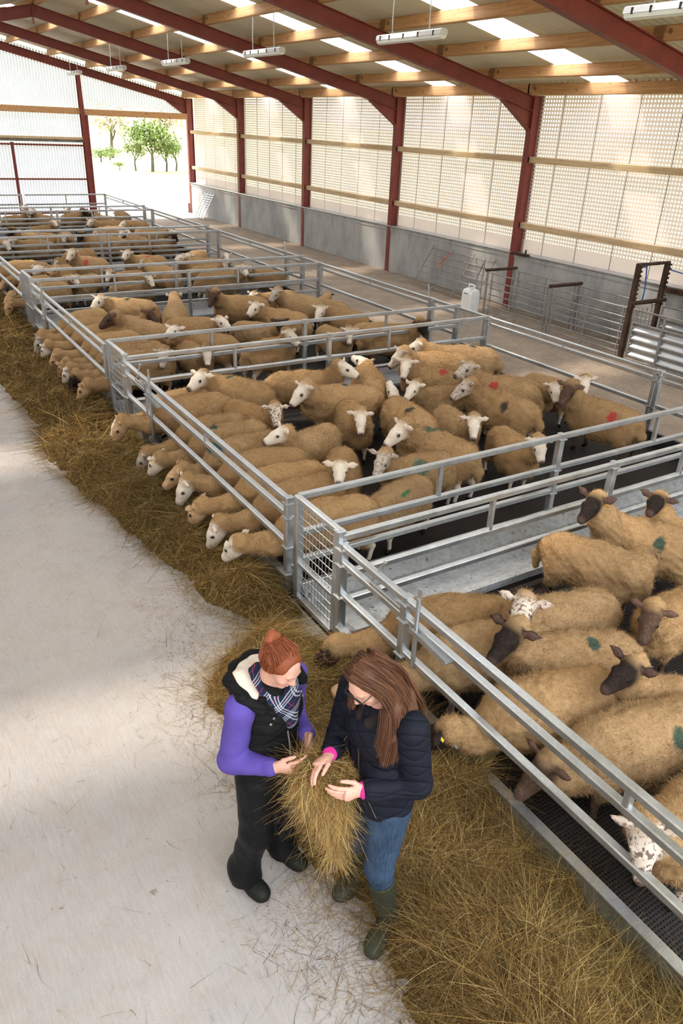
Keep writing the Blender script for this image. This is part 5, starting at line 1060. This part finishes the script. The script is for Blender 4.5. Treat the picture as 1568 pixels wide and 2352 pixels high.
    # trousers and boots
    A = Adder(); A(Q(0, 0, .88), Q(0, 0, .80), .150, .155, flat=(Q.F, .76))
    for q in (-1, 1): A(Q(0, q*.085, .78), kn[q], .105, .082); A(kn[q], an[q]+Q(0, 0, .05), .080, .074); A(an[q]+Q(0, 0, .05), an[q]+Q(.02, 0, -.01), .074, .078)
    volume('trousers', A.p, .0065, .035, 'black_trouser', root, clip=[((0, 0, -1), -.065)], wr=.010, wf=20, seed=11)
    for q in (-1, 1):
        A = Adder(); h = an[q]*np.array([1, 1, 0]); dx = Q(1, .05*q, 0); A(h+dx*-.045+Q(0, 0, .048), h+dx*.115+Q(0, 0, .044), .044, .046, flat=((0, 0, 1), .9)); A(h+Q(0, 0, .06), h+Q(0, 0, .16), .046, .05); A(h+dx*.09+Q(0, 0, .05), h+dx*.135+Q(0, 0, .042), .047, .040, flat=((0, 0, 1), .85))
        volume('boot', A.p, .006, .025, 'boot_black', root, clip=[((0, 0, -1), -.004)])
    # hair: swept back into a bun
    A = Adder(HS); A(hc-f*.030+u*.036, hc+f*.018+u*.046, .084, .080, k=.02); A(hc-f*.05-u*.005, hc-f*.035-u*.035, .070, .060)
    A.p.append(Prim(hc+f*.12-u*.035, hc+f*.125-u*.10, .0765, .0765, cut=True, k=.015)); A.p.append(Prim(hc+f*.152+u*.050, hc+f*.157+u*.04, .0765, .0765, cut=True, k=.015))
    for q in (1, -1): A.p.append(Prim(hc+f*.03+s_*q*.095-u*.035, hc-f*.0+s_*q*.10-u*.05, .038, .038, cut=True, k=.012))
    bn = hc-f*.098+u*.085; A(hc-f*.065+u*.065, bn, .040, .030)
    volume('hair', A.p, .0042, .02, 'hair', root, tint=(.22, .058, .022), wr=.002, wf=60, seed=13)
    A = Adder(HS); A(bn-s_*.018, bn+s_*.018, .030, .030); A(bn-f*.012+u*.018, bn+f*.01-u*.012, .027, .026); bun = volume('hair_bun', A.p, .004, .008, 'hair', root, tint=(.25, .065, .025), wr=.003, wf=90, seed=14)
    g = []
    for a in np.linspace(-2.75, 2.75, 34):
        bk_ = (1-math.cos(a))/2; lo_ = u*(-.075*bk_**1.5)
        e = lambda th, rr: hc + (f*math.cos(th)*.5 + u*math.sin(th))*rr*0
        p0 = lo_+hc+f*(.092*math.cos(a)-.005)+s_*math.sin(a)*.086+u*(.066-.045*abs(math.sin(a))**2); p1 = lo_*.5+hc+f*(.025 if math.cos(a) > 0 else .105)*math.cos(a)+s_*math.sin(a)*.090+u*(.133-.060*abs(math.sin(a))**2); p2 = lo_*.2+hc-f*.05+s_*math.sin(a)*.064+u*(.124-.04*abs(math.sin(a))**2); g.append([p0, p1, p2, bn+s_*math.sin(a)*.02-u*.01])
    hair_strands('hair_strands', g, 8000, .0014, root, [(.26, .07, .027), (.19, .045, .018), (.36, .12, .05), (.30, .085, .035)], seed=15, spread=.005)
    m = MB(); m.tube([bn+f*.028+s_*.02-u*.005, bn+f*.026+u*.012, bn+f*.028-s_*.02-u*.005], .005, 8); b = m.build('hair_tie', 'lamp_body'); b.parent = bun
def build_dark_haired_woman():
    Q = Frame((-1.02, -2.81), (-1.0, -.11)); root = empty('person', (-1.02, -2.81, 0), 'person with long brown hair and glasses, navy quilted jacket, jeans and wellingtons', 'person')
    f = Q.dir(.84, .10, -.50); s_ = Q.dir(-.05, 1, .03); s_ = unit(s_-f*(f@s_)); u = np.cross(f, s_); f, s_, u = f*HS, s_*HS, u*HS; hc = Q(.100, .01, 1.552)
    R = dict(sh=Q(.02, -.175, 1.345), el=Q(.055, -.215, 1.05), wr=Q(.195, -.115, 1.095)); L = dict(sh=Q(.0, .170, 1.350), el=Q(-.03, .205, 1.055), wr=Q(.170, .090, 1.040))
    A = Adder(); head_prims(A, hc, f, u, s_)
    A(hc-f*.018-u*.05, Q(0, 0, 1.33), .052, .062, 1); A(Q(0, 0, 1.28), Q(0, 0, 1.0), .13, .12, 1, flat=(Q.F, .7)); A(Q(0, -.13, 1.33), Q(0, .13, 1.33), .05, .05, 1); A(Q(0, 0, 1.0), Q(0, 0, .86), .12, .14, 1, flat=(Q.F, .7))
    for d in (R, L): A(d['sh'], d['el'], .045, .038, 1); A(d['el'], d['wr'], .036, .026, 1)
    kn = {1: Q(.05, .105, .47), -1: Q(.02, -.115, .47)}; an = {1: Q(-.015, .125, .09), -1: Q(-.085, -.145, .09)}; fd = {1: Q.dir(.9, .42, 0), -1: Q.dir(1, .08, 0)}
    for q in (-1, 1): A(Q(0, q*.085, .84), kn[q], .075, .042, 1); A(kn[q], an[q], .042, .030, 1)
    hand(A, R['wr'], Q.dir(.85, .15, -.10), Q.dir(.25, .55, -.60), Q.dir(.30, .75, .45), .9); hand(A, L['wr'], Q.dir(.90, -.30, .02), Q.dir(.25, -.90, .05), Q.dir(.1, .05, 1), 1.0)
    volume('body', A.p, .0036, .02, 'skin', root, tint=skin_tint(A.p, hc, f, u, s_, (.64, .36, .28), (.12, .06, .04), (.10, .08, .05), False))
    # jacket
    A = Adder(); A(Q(0, 0, 1.27), Q(0, 0, 1.06), .160, .152, flat=(Q.F, .82)); A(Q(0, 0, 1.06), Q(-.01, 0, .86), .152, .182, flat=(Q.F, .80)); A(Q(.04, -.05, 1.22), Q(.04, .05, 1.22), .10, .10); A(Q(-.005, -.125, 1.345), Q(-.005, .125, 1.345), .066, .066)
    for d in (R, L): A(d['sh'], d['el'], .076, .066, k=.03); e = d['el']+(d['wr']-d['el'])*.86; A(d['el'], e, .066, .052, k=.03)
    jacket = volume('jacket', A.p, .0062, .035, 'navy_quilt', root, clip=[((0, 0, -1), -.815)], wr=.0055, wf=18, seed=23)
    A = Adder()
    for q in (-1, 1): A(Q(.03, q*.065, 1.385), Q(.115, q*.034, 1.34), .030, .026, flat=(Q.dir(1, q*.5, .3), .6)); A(Q(-.05, q*.05, 1.40), Q(.03, q*.065, 1.385), .028, .028)
    volume('collar', A.p, .005, .02, 'collar_brown', root)
    A = Adder(); A(Q(.055, -.035, 1.375), Q(.055, .035, 1.375), .024, .024); A(Q(.075, .025, 1.37), Q(.105, .016, 1.345), .014, .008); volume('shirt_collar', A.p, .005, .02, 'pink_cotton', root)
    m = MB(); m.tube([Q(.136, .003, 1.26), Q(.140, .005, 1.20), Q(.134, .01, 1.05), Q(.141, .01, .84)], .0032, 6); b = m.build('zip', 'zip_dark'); b.parent = jacket
    for d in (R, L):
        v = unit(d['wr']-d['el']); A = Adder(); A(d['wr']-v*.055, d['wr']-v*.012, .044, .042); volume('cuff', A.p, .005, .01, 'pink_cotton', root)
    # jeans, wellingtons
    A = Adder(); A(Q(-.005, 0, .90), Q(-.005, 0, .84), .150, .160, flat=(Q.F, .76))
    for q in (-1, 1): A(Q(0, q*.085, .82), kn[q], .100, .066); A(kn[q], an[q]+(kn[q]-an[q])*.55, .066, .056)
    volume('jeans', A.p, .006, .03, 'denim', root, wr=.004, wf=28, seed=25)
    for q in (-1, 1):
        A = Adder(); h = an[q]*np.array([1, 1, 0]); d = fd[q]; top = an[q]+(kn[q]-an[q])*.76; A(top, an[q]+Q(0, 0, .03), .068, .050); A(h-d*.05+Q(0, 0, .050), h+d*.13+Q(0, 0, .042), .044, .048, flat=((0, 0, 1), .9)); A(h+d*.10+Q(0, 0, .045), h+d*.165+Q(0, 0, .040), .047, .040, flat=((0, 0, 1), .8))
        v = unit(top-an[q]); A.p.append(Prim(top+v*.02, top+v*.12, .058, .062, cut=True, k=.004))
        volume('wellington_boot', A.p, .006, .03, 'boot_green', root, clip=[((0, 0, -1), -.004), (tuple(v), float(v@top)+.01)], wr=.002, wf=24, seed=27+q)
    # glasses
    e = hc+u*.006; m = MB()
    for q in (1, -1):
        c = e+f*.118+s_*q*.032; pts = [c+s_*x*.023+u*y*.015 for x, y in ((-1,.7),(-.7,1),(.7,1),(1,.7),(.95,-.5),(.55,-1),(-.55,-1),(-.95,-.5),(-1,.7))]; m.tube(pts, .0026, 6); m.tube([c+s_*q*.024+u*.010, e+s_*q*.078+f*.03+u*.012, e+s_*q*.080-f*.02+u*.010], .0022, 6)
    m.tube([e+f*.120-s_*.010+u*.006, e+f*.124+u*.009, e+f*.120+s_*.010+u*.006], .0024, 6); b = m.build('glasses', 'eyewear'); b.parent = root
    # long straight hair
    A = Adder(HS); A(hc-f*.030+u*.036, hc+f*.016+u*.046, .085, .081, k=.02); A(hc-f*.05, hc-f*.055-u*.06, .075, .062); A.p.append(Prim(hc+f*.115-u*.03, hc+f*.12-u*.10, .074, .074, cut=True, k=.015)); A.p.append(Prim(hc+f*.150+u*.030, hc+f*.155+u*.02, .074, .074, cut=True, k=.015))
    bk = [Q(-.10, .0, 1.36), Q(-.115, .02, 1.24)]; A(hc-f*.05-u*.05, bk[0], .065, .055); A(bk[0], bk[1], .052, .03)
    sdl = [hc+s_*.075-u*.01-f*.01, Q(.055, .110, 1.45), Q(.075, .135, 1.33), Q(.11, .130, 1.20)]
    A(sdl[0], sdl[1], .035, .034); A(sdl[1], sdl[2], .034, .030); A(sdl[2], sdl[3], .030, .012); A(Q(-.02, .09, 1.46), Q(-.02, .14, 1.36), .05, .04); A(Q(-.02, .14, 1.36), Q(-.015, .17, 1.27), .036, .014)
    sdr = [hc-s_*.075-u*.01-f*.01, Q(.07, -.075, 1.44), Q(.115, -.075, 1.345)]; A(sdr[0], sdr[1], .028, .024); A(sdr[1], sdr[2], .024, .010)
    dark = [(.085, .036, .020), (.11, .046, .025), (.14, .060, .031), (.20, .088, .045)]
    volume('hair', A.p, .0045, .022, 'hair', root, tint=(.095, .040, .022), wr=.0025, wf=50, seed=33)
    part = lambda t: hc+f*(.082-.14*t)+u*(.108+.026*math.sin(math.pi*t))-s_*.012
    g = []
    for t in np.linspace(0, 1, 9):
        p = part(t); g.append([p, hc+f*(.064-.13*t)+s_*.082+u*(.080), hc+f*(.045-.12*t)+s_*.104-u*.015, Q(.085-.13*t, .125, 1.44), Q(.10-.13*t, .150+.02*t, 1.33), Q(.118-.14*t, .140+.035*t, 1.195+.045*t)])
    hair_strands('hair_strands', g, 9000, .0015, root, dark, seed=35, spread=.009, seg=8)
    g = [[part(t), hc+f*(.058-.12*t)-s_*.088+u*.070, hc+f*(.03-.10*t)-s_*.098-u*.02, Q(.09-.15*t, -.10, 1.43), Q(.118-.19*t, -.095+.05*t, 1.335-.05*t)] for t in np.linspace(0, 1, 6)]
    hair_strands('hair_strands', g, 3600, .0015, root, dark, seed=36, spread=.008, seg=8)
    g = [[part(1)-f*.02+s_*y*.3, hc-f*.105+s_*y+u*.03, hc-f*.115+s_*y*1.2-u*.05, Q(-.125, y*1.3, 1.36), Q(-.135, y*1.4, 1.21)] for y in np.linspace(-.08, .08, 6)]
    hair_strands('hair_strands', g, 3000, .0016, root, dark, seed=37, spread=.010, seg=8)
build_red_haired_woman(); build_dark_haired_woman()
def build_bundle():
    r = np.random.default_rng(51); c = np.array((-1.240, -2.712, .0)); A = Adder(); e1 = np.array((.80, -.45, 0)); e2 = np.array((.45, .8, 0)); O = lambda a, b, z: c+e1*a+e2*b+np.array([0, 0, z])
    A(O(-.085, -.02, 1.045), O(.075, .0, 1.035), .062, .060, flat=((0, 0, 1), .8)); A(O(-.01, 0, 1.0), O(.02, 0, .86), .090, .085); A(O(-.085, -.03, 1.0), O(-.085, -.02, .87), .055, .035); A(O(.085, 0, 1.0), O(.085, .0, .80), .052, .035)
    A(O(.03, 0, .86), O(.055, .01, .66), .072, .042); A(O(.055, .01, .66), O(.075, .02, .42), .040, .016); A(O(-.03, -.01, .86), O(-.01, 0, .74), .05, .025)
    [setattr(q_, 'r1', q_.r1*.90) or setattr(q_, 'r2', q_.r2*.90) for q_ in A.p]; D, lo = field(A.p, .012, .05); V, F = surface_nets(D, lo, .012); V = V+vnormals(V, F)*(.014*snoise(V, 26, 55))[:, None].astype(np.float32)
    P, nn, k = sample_faces(V, F, 13000, None, r); top = P[:, 2] > 1.0; d = nn*.22+r.normal(size=P.shape)*np.where(top, .7, .5)[:, None]; d[:, 2] += np.where(top, -.2, -1.0); d /= np.linalg.norm(d, axis=1, keepdims=True); n = len(P)
    d = d-nn*(d*nn).sum(1, keepdims=True)*.75; d /= np.linalg.norm(d, axis=1, keepdims=True)
    V1, F1 = ribbons(P.astype(np.float32), d.astype(np.float32), .03+.06*r.random(n), np.full(n, .0021)*(.6+.8*r.random(n)), (r.normal(size=P.shape)*np.array([.9, .9, .5])).astype(np.float32), 3, droop=.5, r=r)
    me = new_mesh('hay_bundle', np.concatenate([V, V1]), np.concatenate([F, F1+len(V)]), ['hay_mound', 'hay'], False, np.concatenate([np.zeros(len(F)), np.ones(len(F1))])); color_attr(me, 'tint', np.concatenate([np.full((len(V), 3), .2), np.repeat(np.minimum(hay_tints(n, r)*1.85+.02, .8), 8, 0)]))
    o = bpy.data.objects.new('hay_bundle', me); COL.objects.link(o); me.transform(Matrix.Translation((1.285, 2.695, -.4))); o.location = (-1.285, -2.695, .4); tag(o, 'armful of loose golden hay held up between the two women', 'hay')
build_bundle()

# ---------------------------------------------------------------- outside
def build_outside():
    xs = np.linspace(-80, 240, 60); ys = np.concatenate([np.linspace(-60, 34, 14), np.linspace(36, 380, 60)]); V = []
    def hz(x, y):
        hill = max(0, y-95)*.17*max(0, min(1, (130-x)/90)) + max(0, x-150)*.02
        return -.35 + hill + .5*math.sin(x*.06+y*.04)*min(1, max(0, (y-60)/40))
    for y in ys:
        for x in xs: V.append((x, y, hz(x, y)))
    nx = len(xs); m = MB(); m.add(V, [(j*nx+i, j*nx+i+1, (j+1)*nx+i+1, (j+1)*nx+i) for j in range(len(ys)-1) for i in range(nx-1)])
    struct(m.build('floor', 'field_grass', smooth=True))
    r = np.random.default_rng(77)
    def tree(x, y, h, wdt, n, label, lean=0.0, bushy=False, name='field_tree'):
        z0 = hz(x, y); e = empty(name, (x, y, z0), label, 'tree' if not bushy else 'bush', 'trees beyond the doorway')
        m = MB(); tips = []
        def br(p, d, L, rad, lv):
            q = p+d*L; m.tube([p, (p+q)/2+Vector(r.normal(size=3)*.04*L), q], [rad, rad*.8, rad*.6], 6, False); tips.append(q)
            if lv > 0:
                for k in range(3 if lv > 1 else 4):
                    a = r.uniform(0, 6.28); dd = (d*(.75)+Vector((math.cos(a), math.sin(a), .25+.4*r.random()))*.75).normalized(); br(p+d*L*(.6+.4*r.random()), dd, L*.62, rad*.5, lv-1)
        br(Vector((x, y, z0)), Vector((lean, 0, 1)).normalized(), h*(.38 if not bushy else .2), h*.030, 3)
        m.build('trunk', 'bark', e)
        P = []; T = np.array([list(t) for t in tips[1:]]); k = r.integers(0, len(T), n); P = T[k]+r.normal(size=(n, 3))*np.array([wdt*.16, wdt*.16, h*.07]); P[:, 2] = np.maximum(P[:, 2], z0+.2); d = r.normal(size=(n, 3)); d /= np.linalg.norm(d, axis=1, keepdims=True)
        Vv, Ff = ribbons(P.astype(np.float32), d.astype(np.float32), np.full(n, h*.05), np.full(n, h*.026), np.zeros((n, 3), np.float32), 1, taper=False, r=r)
        me = new_mesh('foliage', Vv-np.array([x, y, z0], np.float32), Ff, ['leaf' if not lean else 'twig']); o = bpy.data.objects.new('foliage', me); COL.objects.link(o); o.parent = e
    tree(19.0, 58.2, 4.4, 3.4, 1500, 'largest ivy-green tree in the field, centre of the open doorway')
    tree(17.9, 59.0, 2.6, 1.3, 500, 'narrow ivy-clad tree left of the largest tree in the doorway')
    tree(20.2, 58.4, 3.0, 1.5, 600, 'ivy-clad tree right of the largest tree in the doorway')
    tree(21.3, 59.2, 2.7, 1.3, 420, 'slim tree closest to the right jamb of the doorway')
    tree(16.8, 59.6, 1.3, 1.8, 450, 'low hedge bush at the left end of the tree line in the doorway', bushy=True, name='field_bush')
    tree(19.3, 73.5, 2.4, 3.4, 700, 'rounded bush at the left side of the open doorway', bushy=True, name='field_bush')
    tree(21.6, 78.5, 2.4, 3.2, 600, 'second rounded bush behind the field corner in the doorway', bushy=True, name='field_bush')
    tree(23.5, 84.0, 6.5, 5.0, 500, 'tall bare pale tree behind the bushes, left in the doorway', lean=.03)
    tree(31.0, 88.0, 7.0, 5.0, 500, 'tall bare pale tree above the main tree, right in the doorway', lean=-.03)
build_outside()
